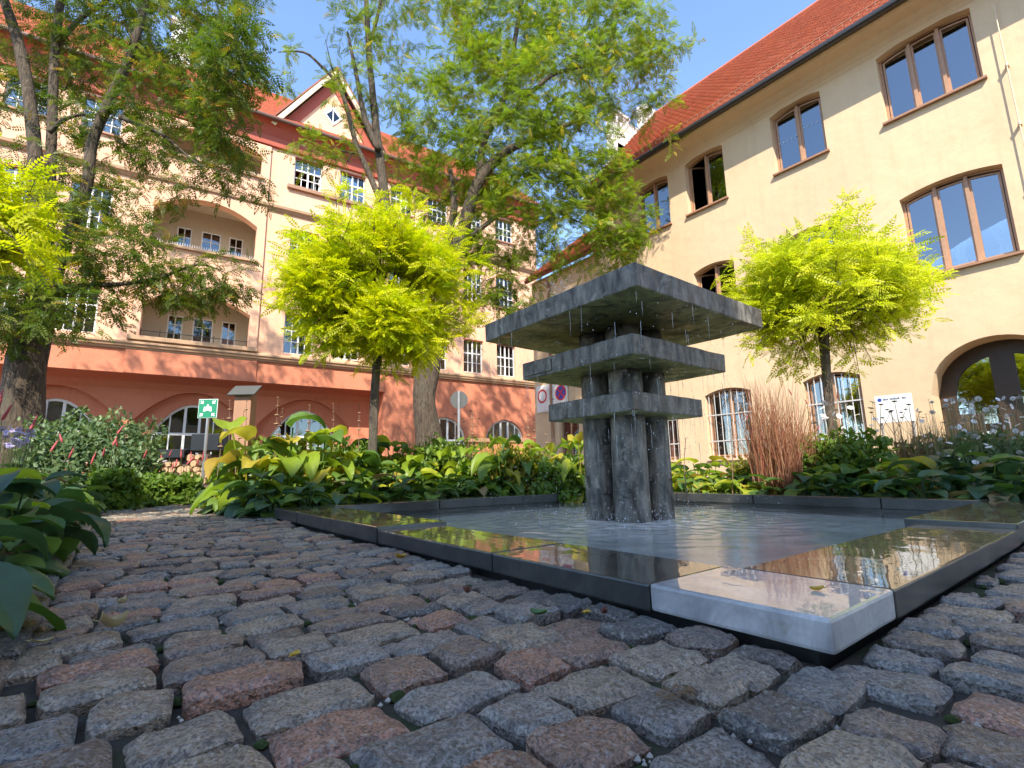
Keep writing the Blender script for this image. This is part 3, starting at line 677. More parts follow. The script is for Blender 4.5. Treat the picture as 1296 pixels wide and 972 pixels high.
# arched door
d_o = MB(); d_o.ring(arched(-2.555, -.545, -.028, 1.718, .977, 20), arched(-2.30, -.80, .12, 1.72, .72, 20), .25, .36)
d_o.box(-1.72, -1.38, .242, .35, -.02, 2.60); d_o.box(-2.31, -1.721, .246, .34, -.02, .85); d_o.box(-1.379, -.79, .246, .34, -.02, .85)
dr = d_o.build('door', 'darkwood', yb); dr.location.y = .34
rv = MB(); rv.ring(arched(-2.62, -.48, -.03, 1.74, 1.02, 20), arched(-2.557, -.543, -.027, 1.72, .979, 20), .262, .62); rv.build('door_reveal', 'yellow', yb)
for a, b in ((-2.30, -1.72), (-1.38, -.80)):
    pn = MB(); full = arched(-2.30, -.80, .85, 1.72, .72, 20)
    pts = [(a, .85), (b, .85)]
    for k in range(9):
        xx = b+(a-b)*k/8; u = (xx+1.55)/.75; pts.append((xx, 1.72+.72*math.sqrt(max(0, 1-u*u))))
    pn.prism(pts, .29, .296); pn.build('pane', 'glass', dr)
m = MB(); m.tube([(-1.60, .20, 1.0), (-1.60, .20, 1.22)], .012, 8); m.tube([(-1.60, .24, 1.02), (-1.60, .20, 1.02)], .008, 6); m.tube([(-1.60, .24, 1.2), (-1.60, .20, 1.2)], .008, 6); m.build('door_handle', 'steel', dr)
# rooms behind the openings, ends and back of the house
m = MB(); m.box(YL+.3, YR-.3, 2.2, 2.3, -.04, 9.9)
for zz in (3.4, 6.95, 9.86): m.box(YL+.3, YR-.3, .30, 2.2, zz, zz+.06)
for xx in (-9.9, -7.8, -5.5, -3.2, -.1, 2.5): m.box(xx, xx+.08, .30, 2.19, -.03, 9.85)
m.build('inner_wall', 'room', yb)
m = MB(); m.box(YL, YL+.25, .003, 8.6, -.05, 9.95); m.box(YR-.25, YR, .003, 8.6, -.05, 9.95); m.box(YL+.26, YR-.26, 8.4, 8.6, -.05, 9.94); m.build('end_wall', 'yellow', yb)
# coved eaves, gutter, roof
prof = [(-.002, 9.42), (-.05, 9.5), (-.13, 9.58), (-.30, 9.68), (-.52, 9.74), (-.60, 9.80), (-.60, 9.90), (.2, 9.97)]
m = MB(); m.extrude_profile(prof, YL, YR); m.build('cornice', 'yellow', yb)
m = MB(); m.tube([(YL-.05, -.70, 9.86), (YR, -.70, 9.86)], .085, 12); m.box(YL-.05, YR, -.64, -.52, 9.905, 9.96); m.build('gutter', 'gutter', yb)
rf = MB(); rf.extrude_profile([(-.62, 9.93), (3.9, 15.10), (8.9, 9.6), (8.7, 9.5), (3.9, 14.95), (-.5, 9.9)], YL, YR); rfo = rf.build('roof', 'roofwing', yb)
roof_tiles(rfo, YL+.02, YR, -.70, 9.93, 3.86, 15.12)
m = MB()
for k in range(50): m.tube([(YL+.1+k*.31, 3.9, 15.14), (YL+.44+k*.31, 3.9, 15.12)], [.10, .12], 8, tint=rng.random())
m.build('ridge_tiles', 'tile', rfo)
# snow guard above the gutter
m = MB()
for k in range(int((YR-YL)/.16)): xx = YL+.2+k*.16; m.box(xx, xx+.012, -.40, -.385, 10.22, 10.40)
for zz in (10.28, 10.38): m.tube([(YL+.1, -.395, zz), (YR, -.395, zz)], .012, 6)
m.build('snow_guard', 'sill', rfo)
# gable parapet with its steps and a stub chimney on the end towards the trees
m = MB(); m.prism([(-.4, 9.7), (.2, 10.9), (1.4, 12.3), (1.4, 12.9), (2.4, 12.9), (2.4, 14.1), (3.4, 14.1), (3.4, 15.6), (4.4, 15.6), (4.4, 9.7)], 0, .4)
po_ = m.build('gable_parapet', 'chimney', yb); po_.rotation_euler = (0, 0, math.pi/2); po_.location = (YL-.02, 0, 0)
m = MB(); m.box(YL-.55, YL-.02, 1.5, 2.3, 12.4, 14.2); m.box(YL-.60, YL+.02, 1.45, 2.35, 14.2, 14.32); ch_ = m.build('chimney', 'chimney', yb)
m = MB(); m.tube([(YL-.2, 2.0, 14.3), (YL-.2, 2.0, 15.6)], .012, 6); m.build('lightning_rod', 'steel', ch_)
# conduit on the wall at the right edge of the picture
m = MB(); m.tube([(-.64, -.10, 9.05), (-.64, -.10, 4.6)], .011, 8)
for zz in (7.73, 6.5, 5.3): m.box(-.67, -.61, -.11, 0.0, zz-.012, zz+.012); m.tube([(-.64, -.1, zz-.03), (-.64, -.1, zz+.03)], .022, 8)
m.build('lightning_conductor', 'cream', yb)

# ---- lower ochre annexe between the house and the red building
ya = tag(empty('ochre_annexe', (12.62, 11.03, 0), -math.pi/2), 'lower ochre annexe between the ochre house and the red building, behind the tall tree', 'house')
hs = [arched(-2.35, -1.35, 4.2, 5.8, .14), arched(-2.35, -1.35, .9, 2.4, .12)]
wall_mesh([(-3.7, -.05), (0, -.05), (0, 8.0), (-3.7, 8.0)], hs, 0, .2).build('wall', 'yellow', ya)
for z0, z1, rs in ((4.2, 5.8, .14), (.9, 2.4, .12)):
    fr = MB(); fr.ring(arched(-2.348, -1.352, z0+.002, z1-.002, rs-.003), inset(-2.35, -1.35, z0, z1, rs, .07), .12, .18); fr.box(-1.88, -1.82, .115, .175, z0+.07, z1+.06)
    wo = fr.build('window', 'wood', ya); pn = MB(); pn.prism(inset(-2.35, -1.35, z0, z1, rs, .068), .14, .145); pn.build('pane', 'glass', wo)
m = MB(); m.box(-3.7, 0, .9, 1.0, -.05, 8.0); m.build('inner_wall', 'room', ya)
m = MB(); m.box(-3.7, -3.5, .003, 6, -.05, 7.99); m.build('end_wall', 'yellow', ya)
rf = MB(); rf.extrude_profile([(-.4, 8.0), (3.4, 11.2), (6.4, 8.0), (6.0, 7.9), (3.4, 11.0), (-.3, 7.9)], -3.75, 0); rfo = rf.build('roof', 'roofwing', ya); roof_tiles(rfo, -3.75, -.02, -.45, 8.0, 3.35, 11.22)
m = MB(); m.tube([(-2.66, -.08, 0), (-2.66, -.08, 7.8)], .055, 10); m.build('downpipe', 'sill', ya)

# ---- red building with loggias; local x along the front, y into the building
RA = R(-5.2)
rb = tag(empty('red_building', (0, 21.5, 0), RA), 'long salmon and terracotta building with loggias, white windows and tiled gable roof', 'building')
RX0, RX1 = -10.0, 17.5
BAY = (-.27, 3.75)
cols = [(-8.8, -7.65), (-6.6, -5.45), (-4.35, -3.2), (-2.35, -1.2), (4.70, 5.85), (6.62, 7.77), (9.0, 10.1), (10.9, 12.0), (12.9, 14.0), (14.82, 15.95)]
rows = [(5.28, 6.98), (8.98, 10.72), (12.74, 14.08)]
holes = [[(a, z0), (b, z0), (b, z1), (a, z1)] for a, b in cols for z0, z1 in rows]
bayhole = [(BAY[0]+.04, 5.2), (BAY[1]-.04, 5.2), (BAY[1]-.04, 14.0), (BAY[0]+.04, 14.0)]
wall_mesh([(RX0, 5.0), (RX1, 5.0), (RX1, 15.0), (RX0, 15.0)], holes+[bayhole], 0, .2).build('wall', 'salmon', rb)
logs = [(5.36, 6.62, .55), (8.96, 10.38, .62), (12.66, 13.58, .40)]
lh = [arched(.02, 3.44, z0, z1, rs, 16) for z0, z1, rs in logs]
m = wall_mesh([(BAY[0], 5.05), (BAY[1], 5.05), (BAY[1], 14.12), (BAY[0], 14.12)], lh, -.09, .42)
m.add([(BAY[0], -.09, 5.05), (BAY[0], .02, 5.05), (BAY[0], .02, 14.12), (BAY[0], -.09, 14.12)], [(0, 1, 2, 3)]); m.add([(BAY[1], -.09, 5.05), (BAY[1], .02, 5.05), (BAY[1], .02, 14.12), (BAY[1], -.09, 14.12)], [(0, 1, 2, 3)])
m.build('loggia_bay', 'salmon', rb)
def white_window(x0, x1, z0, z1, y, nx=2, nz=3, parent=rb, frame='whitewood', split=None, open_=False, sill=True):
    fr = MB(); t = .055; fr.ring(arched(x0+.002, x1-.002, z0+.002, z1-.002, 0), inset(x0, x1, z0, z1, 0, t), y, y+.07)
    zs = [z0+t+(z1-z0-2*t)*k/nz for k in range(nz+1)]
    if split: zs = [z0+t, z0+t+(z1-z0-2*t)*.30, z0+t+(z1-z0-2*t)*.60, z1-t]; nz = 3
    xs_ = [x0+t+(x1-x0-2*t)*k/nx for k in range(nx+1)]
    for k in range(1, nx): hw = .035 if nx % 2 == 0 and k == nx//2 else .014; fr.box(xs_[k]-hw, xs_[k]+hw, y-.012, y+.06, z0+t, z1-t)
    for k in range(1, nz): hw = .03 if k == nz-1 else .013; fr.box(x0+t, x1-t, y-.006, y+.055, zs[k]-hw, zs[k]+hw)
    wo = fr.build('window', frame, parent)
    for i in range(nx):
        for k in range(nz):
            if open_ and k < nz-1: continue
            pn = MB(); pn.box(xs_[i], xs_[i+1], y+.026, y+.031, zs[k], zs[k+1]); pn.build('pane', 'glass_old', wo)
    if sill: m = MB(); m.box(x0-.06, x1+.06, -.10, y+.02, z0-.07, z0-.004); m.build('sill', 'sill', wo)
    m = MB(); m.box(x0+.001, x1-.001, .02, y-.002, z1-.05, z1-.002); m.build('lintel', 'darkred', wo)
    if not open_:
        for cs_ in (0, 1):
            m = MB(); nn = 10; hw = (x1-x0)*.5*random.uniform(.45, .95); xa = x0+.03 if cs_ == 0 else x1-.03-hw; zb = z0+random.choice((.0, .0, .35, .5))*(z1-z0); vs_ = []
            for k in range(nn+1): vs_ += [(xa+hw*k/nn, y+.16+.015*math.sin(k*2.3), zb), (xa+hw*k/nn, y+.16+.015*math.sin(k*2.3), z1)]
            m.add(vs_, [(2*k, 2*k+2, 2*k+3, 2*k+1) for k in range(nn)]); m.build('curtain', 'curtain', wo, True)
    return wo
for a, b in cols:
    for r_, (z0, z1) in enumerate(rows):
        op = (abs(a-4.70) < .01 and r_ == 2)
        wo = white_window(a, b, z0, z1, .13, 4, 3, split=True, open_=op, sill=not (r_ == 2 and 4 < a < 8) and not r_ == 0)
        if op:
            cs = MB(); cs.ring(arched(-.52, 0, z0+.06, z1-.58, 0), inset(-.52, 0, z0+.06, z1-.58, 0, .05), 0, .04); cs.box(-.27, -.25, .0, .03, z0+.06, z1-.58)
            co = cs.build('open_casement', 'whitewood', wo); co.location = (b-.07, .2, 0); co.rotation_euler = (0, 0, R(-58))
        if r_ == 0 and 4 < a < 8:
            m = MB(); m.box(a+.06, b-.06, .175, .19, z1-.75, z1-.06)
            for k in range(12): m.box(a+.06, b-.06, .170, .175, z1-.74+k*.056, z1-.70+k*.056)
            m.build('roller_blind', 'whitewood', wo)
m = MB(); m.box(4.45, 8.05, -.14, .0, 12.50, 12.66); m.build('long_sill', 'sill', rb, bevel=.01)
# loggia interiors
for li, (z0, z1, rs) in enumerate(logs):
    ztop = z1+rs+.05
    m = MB(); m.add([(-.2, .34, z0-.02), (3.66, .34, z0-.02), (3.66, 1.7, z0-.02), (-.2, 1.7, z0-.02), (-.2, .34, ztop+.25), (3.66, .34, ztop+.25), (3.66, 1.7, ztop+.25), (-.2, 1.7, ztop+.25)],
                    [(0, 3, 2, 1), (4, 5, 6, 7), (1, 2, 6, 5), (3, 0, 4, 7)])
    lo = m.build('loggia', 'loggia', rb)
    dz = [(.70, 1.22), (1.55, 2.25), (2.55, 3.08)]
    bh = [[(a, z0+.25), (b, z0+.25), (b, z1+.12), (a, z1+.12)] for a, b in dz]
    wall_mesh([(-.2, z0-.02), (3.66, z0-.02), (3.66, ztop+.25), (-.2, ztop+.25)], bh, 1.69, .1).build('back_wall', 'loggia', lo)
    m = MB(); m.box(-.2, 3.66, 2.6, 2.7, z0-.02, ztop+.2); m.build('room_wall', 'room', lo)
    for a, b in dz:
        fr = MB(); fr.ring(arched(a+.002, b-.002, z0+.252, z1+.118, 0), inset(a, b, z0+.25, z1+.12, 0, .05), 1.70, 1.76); fr.box((a+b)/2-.02, (a+b)/2+.02, 1.695, 1.755, z0+.3, z1+.07)
        for k in (1, 2): fr.box(a+.05, b-.05, 1.70, 1.752, z0+.25+(z1-z0-.13)*k/3-.012, z0+.25+(z1-z0-.13)*k/3+.012)
        fr.build('loggia_window', 'whitewood', lo); pn = MB(); pn.box(a+.045, b-.045, 1.722, 1.728, z0+.29, z1+.08); pn.build('pane', 'glass_old', lo)
    rl = MB(); mat = 'black' if li == 0 else 'whitewood'
    if li == 0:
        rl.tube([(.02, .05, z0+.22), (3.44, .05, z0+.22)], .014, 6)
        for k in range(7): rl.tube([(.05+k*.56, .05, z0), (.05+k*.56, .05, z0+.3)], .012, 6)
    else:
        rl.box(.03, 3.43, .04, .06, z0+.05, z0+.07)
        for k in range(44): rl.box(.06+k*.078, .072+k*.078, .045, .055, z0, z0+.17)
    rl.build('railing', mat, lo)
    if li: m = MB(); m.box(-.05, 3.55, -.20, .33, z0-.13, z0-.012); m.build('loggia_sill', 'cornice', lo, bevel=.01)
# string courses
cp = [(0, 4.84), (-.05, 4.84), (-.07, 4.9), (-.13, 4.93), (-.15, 5.0), (-.19, 5.03), (-.19, 5.09), (-.08, 5.16), (0, 5.16)]
m = MB(); m.extrude_profile(cp, RX0, 8.95); m.build('lower_cornice', 'cornice', rb)
m = MB(); m.extrude_profile([(y_*.7, z_) for y_, z_ in cp], 8.95, RX1+.02); m.build('lower_cornice', 'cornice', rb)
m = MB(); m.extrude_profile([(-.17, 5.162), (-.22, 5.18), (-.22, 5.33), (-.05, 5.345), (-.05, 5.162)], BAY[0]-.02, BAY[1]+.02); m.build('loggia_sill', 'cornice', rb)
m = MB(); m.extrude_profile([(0, 11.28), (-.06, 11.3), (-.10, 11.38), (-.17, 11.42), (-.19, 11.52), (-.1, 11.58), (0, 11.6)], RX0, RX1); m.build('upper_cornice', 'cornice', rb)
# frieze, eaves, gutter, roof
m = MB(); m.extrude_profile([(-.005, 14.16), (-.12, 14.2), (-.14, 14.6), (-.34, 14.95), (-.55, 15.12), (.05, 15.14)], RX0, RX1+.1); m.build('frieze', 'darkred', rb)
m = MB(); m.tube([(RX0, -.62, 15.14), (RX1+.15, -.62, 15.14)], .085, 10); m.build('gutter', 'brownmetal', rb)
rf = MB(); rf.extrude_profile([(-.60, 15.16), (5.6, 21.0), (11.6, 15.2), (11.5, 15.1), (5.6, 20.85), (-.5, 15.13)], RX0, RX1+.1); rfo = rf.build('roof', 'roofwing', rb)
roof_tiles(rfo, RX0, RX1+.1, -.66, 15.17, 5.56, 21.02, .2, .19)
m = MB(); m.box(-.4, .4, 3.4, 4.2, 18.6, 21.3); m.box(-.45, .45, 3.35, 4.25, 21.3, 21.45); m.build('chimney', 'chimney', rfo)
# eyebrow dormer
dm = MB(); dm.ring([(2.0+.62*math.cos(t), 15.42+.52*math.sin(t)) for t in [math.pi*k/10 for k in range(11)]], [(2.0+.48*math.cos(t), 15.46+.38*math.sin(t)) for t in [math.pi*k/10 for k in range(11)]], -.22, .9)
do = dm.build('dormer', 'whitewood', rfo); pn = MB(); pn.prism([(2.0+.48*math.cos(t), 15.46+.38*math.sin(t)) for t in [math.pi*k/10 for k in range(11)]], -.1, -.09); pn.build('dormer_pane', 'glass_old', rfo)
# gable over the paired windows
GC, GH, GP = 6.15, 2.35, 18.75
m = MB(); m.prism([(GC-GH+.1, 15.18), (GC+GH-.1, 15.18), (GC, GP-.18)], -.10, .3); gb = m.build('gable', 'salmon', rb)
for s in (-1, 1):
    d = Vector((s*GH, 15.18-GP)).normalized(); nrm = Vector((d.y*s, -d.x*s)); 
    if nrm.y < 0: nrm = -nrm
    def band(a, b, y0, y1, mat, nm):
        A = Vector((GC, GP)); B = Vector((GC+s*(GH+.12), 15.18-.12*(GP-15.18)/GH)); q = MB()
        q.prism([tuple(A+nrm*a), tuple(B+nrm*a), tuple(B+nrm*b), tuple(A+nrm*b)], y0, y1); q.build(nm, mat, gb)
    band(-.12, .06, -.50, -.42, 'cream', 'verge_board'); band(-.50, -.125, -.16, -.101, 'darkred', 'gable_band')
    q = MB(); A = (GC, GP+.06); B = (GC+s*(GH+.2), 15.12)
    q.add([(A[0], -.52, A[1]), (B[0], -.52, B[1]), (B[0], -.1, B[1]), (A[0], 4.2, A[1]), (A[0], -.52, A[1]+.1), (B[0], -.52, B[1]+.1), (B[0], -.1, B[1]+.1), (A[0], 4.2, A[1]+.1)],
          [(0, 1, 2, 3), (4, 5, 6, 7), (0, 1, 5, 4), (1, 2, 6, 5), (2, 3, 7, 6), (3, 0, 4, 7)])
    q.build('gable_roof', 'roofwing', gb)
dw = MB(); dd = .42; dw.ring([(GC, 16.55-dd*1.15), (GC+dd, 16.55), (GC, 16.55+dd*1.15), (GC-dd, 16.55)], [(GC, 16.55-dd*.8), (GC+dd*.72, 16.55), (GC, 16.55+dd*.8), (GC-dd*.72, 16.55)], -.14, -.105)
dw.box(GC-.02, GC+.02, -.138, -.106, 16.25, 16.85); dwo = dw.build('gable_window', 'whitewood', gb)
pn = MB(); pn.prism([(GC, 16.55-dd*.8), (GC+dd*.72, 16.55), (GC, 16.55+dd*.8), (GC-dd*.72, 16.55)], -.112, -.107); pn.build('gable_pane', 'glass_old', gb)
# terracotta band and vaulted recess of the ground floor
m = MB(); m.extrude_profile([(0, 4.0), (.02, 4.9), (.2, 4.9), (.2, 3.97)], RX0, 8.95); m.build('terracotta_band', 'red', rb)
m = MB(); m.box(-.30, BAY[1]+.05, -.05, -.002, 4.0, 4.83); m.build('terracotta_band', 'red', rb)
m = MB(); m.extrude_profile([(.205, 3.985), (.7, 3.96), (1.0, 3.86), (1.22, 3.6), (1.9, 3.6), (1.9, 4.0)], RX0, 8.95); m.build('soffit', 'red', rb)
cx = [-6.3, -2.2, 1.85, 5.92]
bigs = [arched(c-1.85, c+1.85, -.04, 2.45, 1.16, 20) for c in cx]
wall_mesh([(RX0, -.05), (8.95, -.05), (8.95, 3.9), (RX0, 3.9)], bigs, 1.2, .26).build('arcade_wall', 'red', rb)
wl = [arched(c-1.3, c+1.3, .95, 2.02, 1.16, 20) for c in cx]
wall_mesh([(RX0, -.05), (8.95, -.05), (8.95, 4.0), (RX0, 4.0)], wl, 1.455, .2).build('arcade_back_wall', 'red', rb)
wall_mesh([(8.95, -.05), (RX1, -.05), (RX1, 4.9), (8.95, 4.9)], [arched(c-1.15, c+1.15, .95, 1.9, 1.1, 20) for c in (11.9, 15.3)], .06, .25).build('side_wall', 'red', rb)
m = MB(); m.box(8.945, 8.96, .06, 1.46, -.04, 4.0); m.build('arcade_return', 'red', rb)
def arch_window(c, hw, zs, rs, y):
    fr = MB(); o_p = arched(c-hw+.002, c+hw-.002, .952, zs, rs-.002, 20); i_p = arched(c-hw+.09, c+hw-.09, 1.03, zs, rs-.10, 20); fr.ring(o_p, i_p, y, y+.08)
    for k, t in ((-.5, .02), (-.17, .045), (.17, .045), (.5, .02)):
        xx = c+k*hw*1.1; u = (xx-c)/hw; fr.box(xx-t, xx+t, y-.01, y+.07, 1.0, zs+rs*math.sqrt(1-u*u)-.05)
    fr.box(c-hw+.05, c+hw-.05, y-.014, y+.06, zs-.04, zs+.05); wo = fr.build('arched_window', 'whitewood', rb)
    pn = MB(); pn.prism(i_p, y+.03, y+.036); pn.build('pane', 'glass_old', wo)
    m = MB(); m.box(c-hw-.05, c+hw+.05, y-.16, y+.02, .86, .945); m.build('sill', 'sill', wo)
for c in cx: arch_window(c, 1.3, 2.02, 1.16, 1.54)
for c in (11.9, 15.3): arch_window(c, 1.15, 1.9, 1.1, .16)
m = MB(); m.box(RX0, RX1, 3.0, 3.1, -.04, 15.0)
for zz in (4.2, 7.9, 11.7): m.box(RX0, RX1, 2.72, 3.0, zz, zz+.1)
for zz in (4.25, 7.8, 11.6, 15.05): m.box(RX0, -.35, .35, 2.7, zz, zz+.08); m.box(3.85, RX1, .35, 2.7, zz, zz+.08)
for xx in (-7.1, -4.9, -2.8, -.4, 3.85, 6.2, 8.4, 10.5, 12.4, 14.4): m.box(xx, xx+.06, 1.78, 2.95, -.03, 15.0)
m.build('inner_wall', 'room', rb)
m = MB(); m.box(RX1-.2, RX1, .31, 11, -.05, 15.0); m.box(RX0, RX0+.2, .9, 11, -.05, 15.0); m.box(RX0+.2, RX1-.2, 10.8, 11, -.05, 15.0); m.build('end_wall', 'salmon', rb)

# ---- unseen building added behind the camera to keep the sun off the pool
wb = tag(empty('shade_building', (0, -6.0, 0)), 'plain ochre shade-casting building added behind the viewer, outside the picture', 'building')
m = MB(); m.box(-26, -4.96, -9, 0, -.04, 15.95); m.build('tall_shade_wall', 'yellow', wb)
m = MB(); m.box(-4.95, 3.0, -8.9, -.003, -.04, 12.0); m.build('low_shade_wall', 'yellow', wb)
m = MB(); m.extrude_profile([(-.02, 12.01), (-4.4, 14.2), (-8.9, 12.01)], -4.95, 3.0); m.build('roof', 'roofwing', wb)
for k in range(9):
    for zz in (1.2, 4.8, 8.4):
        xx = -22+k*2.6; m = MB(); m.ring(arched(xx, xx+1.1, zz, zz+1.7, 0), inset(xx, xx+1.1, zz, zz+1.7, 0, .08), .003, .06); wo = m.build('window', 'whitewood', wb)
        pn = MB(); pn.box(xx+.08, xx+1.02, .004, .012, zz+.08, zz+1.62); pn.build('pane', 'black', wo)

# ------------------------------------------------------------------ trees
def pinnate(pairs, ll, lw, hexa):
    """feathered leaf of unit length along +x: opposite leaflets, one at the tip, a thin midrib"""
    V = []; F = []
    def leaflet(bx, by, ang, L, W, tw):
        d = np.array([math.cos(ang), math.sin(ang), -.12]); s = np.array([-math.sin(ang), math.cos(ang), tw]); b = np.array([bx, by, 0.0]); o = len(V)
        if hexa:
            for u, v, zz in ((0, 0, 0), (.3, .5, .03), (.75, .42, .02), (1, 0, -.02), (.75, -.42, .02), (.3, -.5, .03)): V.append(tuple(b+d*u*L+s*v*W+np.array([0, 0, zz*L])))
            F.append((o, o+1, o+2, o+3)); F.append((o, o+3, o+4, o+5))
        else:
            for u, v in ((0, 0), (.45, .5), (1, 0), (.45, -.5)): V.append(tuple(b+d*u*L+s*v*W))
            F.append((o, o+1, o+2, o+3))
    rn_ = random.Random(pairs)
    for k in range(pairs):
        x = .18+.76*k/(pairs-1); sz = math.sin(math.pi*(.25+.55*k/(pairs-1)))
        for s in (1, -1): leaflet(x+rn_.uniform(-.01, .01), 0, s*(1.25-.35*k/pairs+rn_.uniform(-.1, .1)), ll*sz, lw*sz, rn_.uniform(-.3, .3))
    leaflet(.97, 0, 0, ll, lw, .1)
    o = len(V); V += [(0, .004, 0), (0, -.004, 0), (1, 0, .0)]; F.append((o, o+1, o+2))
    V = [(x, y, z-.16*x*x) for x, y, z in V]
    return V, F
PIN_FAR = pinnate(6, .25, .13, False); PIN_NEAR = pinnate(8, .19, .10, False); PIN_AIRY = pinnate(7, .21, .105, False)
def unit(n):
    v = rng.normal(size=(n, 3)); return v/np.linalg.norm(v, axis=1, keepdims=True)
def crown_mesh(blobs, tmpl, mat, leaf, per_twig, twig_len, droop=.35, shell=.55, name='crown', centre=None, spread=.8):
    """blobs: (centre, (rx,ry,rz), twigs); twigs start inside each blob and carry feathered leaves on both sides"""
    P = []; D = []; TW = []; T = []
    for c, rad, nt in blobs:
        c = np.array(c); u = unit(nt)*(shell+(1-shell)*rng.random((nt, 1)))**.8
        p = c+u*np.array(rad); out = u*np.array(rad)
        if centre is not None: out = out*.5+(p-np.array(centre))*.5
        d = out/(np.linalg.norm(out, axis=1, keepdims=True)+1e-6)+.8*unit(nt)+np.array([0, 0, -droop]); d /= np.linalg.norm(d, axis=1, keepdims=True)
        L = twig_len*rng.uniform(.6, 1.3, nt); tnt = rng.random(nt)
        for k in range(per_twig):
            f = (k+.5)/per_twig; side = np.cross(d, np.array([0, 0, 1.0])); side /= np.linalg.norm(side, axis=1, keepdims=True)+1e-6
            q = p+d*(L*f)[:, None]+np.array([0, 0, -1.0])*((L*f*f*.25)[:, None])
            P.append(q); D.append(d*.55+side*(1 if k % 2 else -1)+.75*unit(nt)+np.array([0, 0, -droop*.6]))
            T.append(np.clip(tnt*.5+rng.random(nt)*.5+(rng.random(nt) > .955)*.5, 0, 1))
        TW.append((p-d*.1, p+d*L[:, None]-np.array([0, 0, 1.0])*(L*.25)[:, None]))
    P = np.concatenate(P); D = np.concatenate(D); T = np.concatenate(T); n = len(P)
    U = np.tile([0, 0, 1.0], (n, 1))+spread*unit(n)
    me = scatter(*tmpl, P, frames(D, U), leaf*rng.uniform(.65, 1.2, n), name, mat, T)
    a = np.concatenate([t[0] for t in TW]); b = np.concatenate([t[1] for t in TW]); k = len(a); r = .006
    off = np.array([(r, 0, 0), (-r*.5, r*.87, 0), (-r*.5, -r*.87, 0)])
    V = np.concatenate([a[:, None, :]+off[None], b[:, None, :]+off[None]*.3], 1).reshape(-1, 3)
    f = np.array([(0, 1, 4, 3), (1, 2, 5, 4), (2, 0, 3, 5)]); Fq = (f[None]+(np.arange(k)*6)[:, None, None]).reshape(-1)
    return me, numesh('twigs', V, np.full(3*k, 4), Fq, 'bark2')
def smooth_path(pts, rad, sub=4):
    P = [Vector(p) for p in pts]; out = []; rr = []
    for i in range(len(P)-1):
        p0, p1, p2, p3 = P[max(i-1, 0)], P[i], P[i+1], P[min(i+2, len(P)-1)]
        for k in range(sub):
            t = k/sub; out.append(.5*((2*p1)+(p2-p0)*t+(2*p0-5*p1+4*p2-p3)*t*t+(3*p1-p0-3*p2+p3)*t**3)); rr.append(rad[i]+(rad[i+1]-rad[i])*t)
    out.append(P[-1]); rr.append(rad[-1]); return out, rr
def limb(m, px, D, rad, n=10, wob=.12):
    """branch along photograph points px (x,y[,extra depth]); radii in metres at each point"""
    pts = [at(q[0], q[1], D+(q[2] if len(q) > 2 else 0)) for q in px]; p, r = smooth_path(pts, rad); m.tube(p, r, n, wob=wob)
def pblobs(D, lst):
    out = []
    for (x, y, rx, ry, nt, *dz) in lst:
        d = D+(dz[0] if dz else 0); s = d/FPX; out.append((at(x, y, d), ((rx*s), (rx*s), ry*s), nt))
    return out
def tree(name, label, base, trunk, crown, twigs, bark, group=None):
    t = tag(empty(name, base), label, 'tree', group)
    for nm, me in (('trunk', trunk), ('crown', crown), ('twigs', twigs)):
        if me is None: continue
        me.transform(Matrix.Translation(-Vector(base))); link(nm, me, t)
    return t
# tall robinia at the left edge
D = 9.4; m = MB(); b0 = at(20, 545, D); b0.z = 0
pts, rr = smooth_path([b0-Vector((0, 0, .1)), at(22, 560, D), at(28, 500, D), at(36, 440, D), at(50, 385, D)], [.42, .34, .31, .30, .30]); m.tube(pts, rr, 20, wob=.2)
limb(m, [(44, 410), (46, 330), (45, 260), (44, 190), (33, 100), (22, 50), (0, -15), (-25, -80)], D, [.17, .15, .135, .12, .11, .10, .09, .07], 14)
limb(m, [(52, 380), (60, 300), (63, 230), (66, 150), (70, 60), (76, 0), (80, -80)], D+.2, [.13, .11, .10, .09, .085, .08, .06], 12)
limb(m, [(52, 410), (70, 350), (88, 290), (110, 235), (116, 185), (128, 150), (152, 100), (170, 55), (182, 5), (195, -70)], D-.15, [.16, .12, .11, .10, .098, .095, .09, .082, .075, .05], 12)
limb(m, [(66, 375), (105, 362), (150, 360), (200, 352), (250, 335), (285, 345)], D-.2, [.075, .06, .045, .035, .022, .008], 8)
limb(m, [(152, 148), (175, 158), (205, 170), (240, 200), (262, 215)], D-.2, [.055, .045, .04, .025, .008], 8)
limb(m, [(62, 168), (80, 152), (105, 145), (120, 150)], D, [.05, .04, .03, .012], 8)
limb(m, [(70, 60), (100, 25), (130, 5), (160, -30)], D+.2, [.06, .05, .045, .03], 8)
bl = pblobs(D, [(30, 30, 80, 50, 34, .6), (120, 20, 80, 50, 44, .2), (200, 30, 70, 45, 44), (270, 30, 50, 40, 40, -.5), (295, 75, 30, 45, 40, -1.6), (255, 100, 45, 45, 32, -.4), (285, 150, 20, 40, 22, -1.0), (200, 110, 50, 45, 30),
                (130, 90, 60, 45, 32, .8), (60, 100, 55, 40, 24, .9), (15, 130, 40, 40, 16, .4), (160, 170, 40, 30, 18, .6), (240, 195, 60, 26, 30, .5), (300, 222, 40, 20, 14, .5), (120, 150, 35, 25, 14), (95, 250, 35, 30, 16), (130, 290, 55, 40, 36, -.3),
                (175, 330, 55, 35, 38, -.2), (240, 352, 45, 24, 32), (285, 350, 25, 16, 12), (60, 335, 45, 40, 28, -.5), (20, 380, 45, 40, 30, -.6), (90, 385, 45, 25, 26, -.7), (80, 200, 50, 30, 14, .6), (205, 240, 40, 26, 10, .4),
                (60, -60, 130, 60, 60), (220, -60, 120, 60, 60), (-90, 120, 80, 120, 40), (-80, 330, 70, 80, 34)])
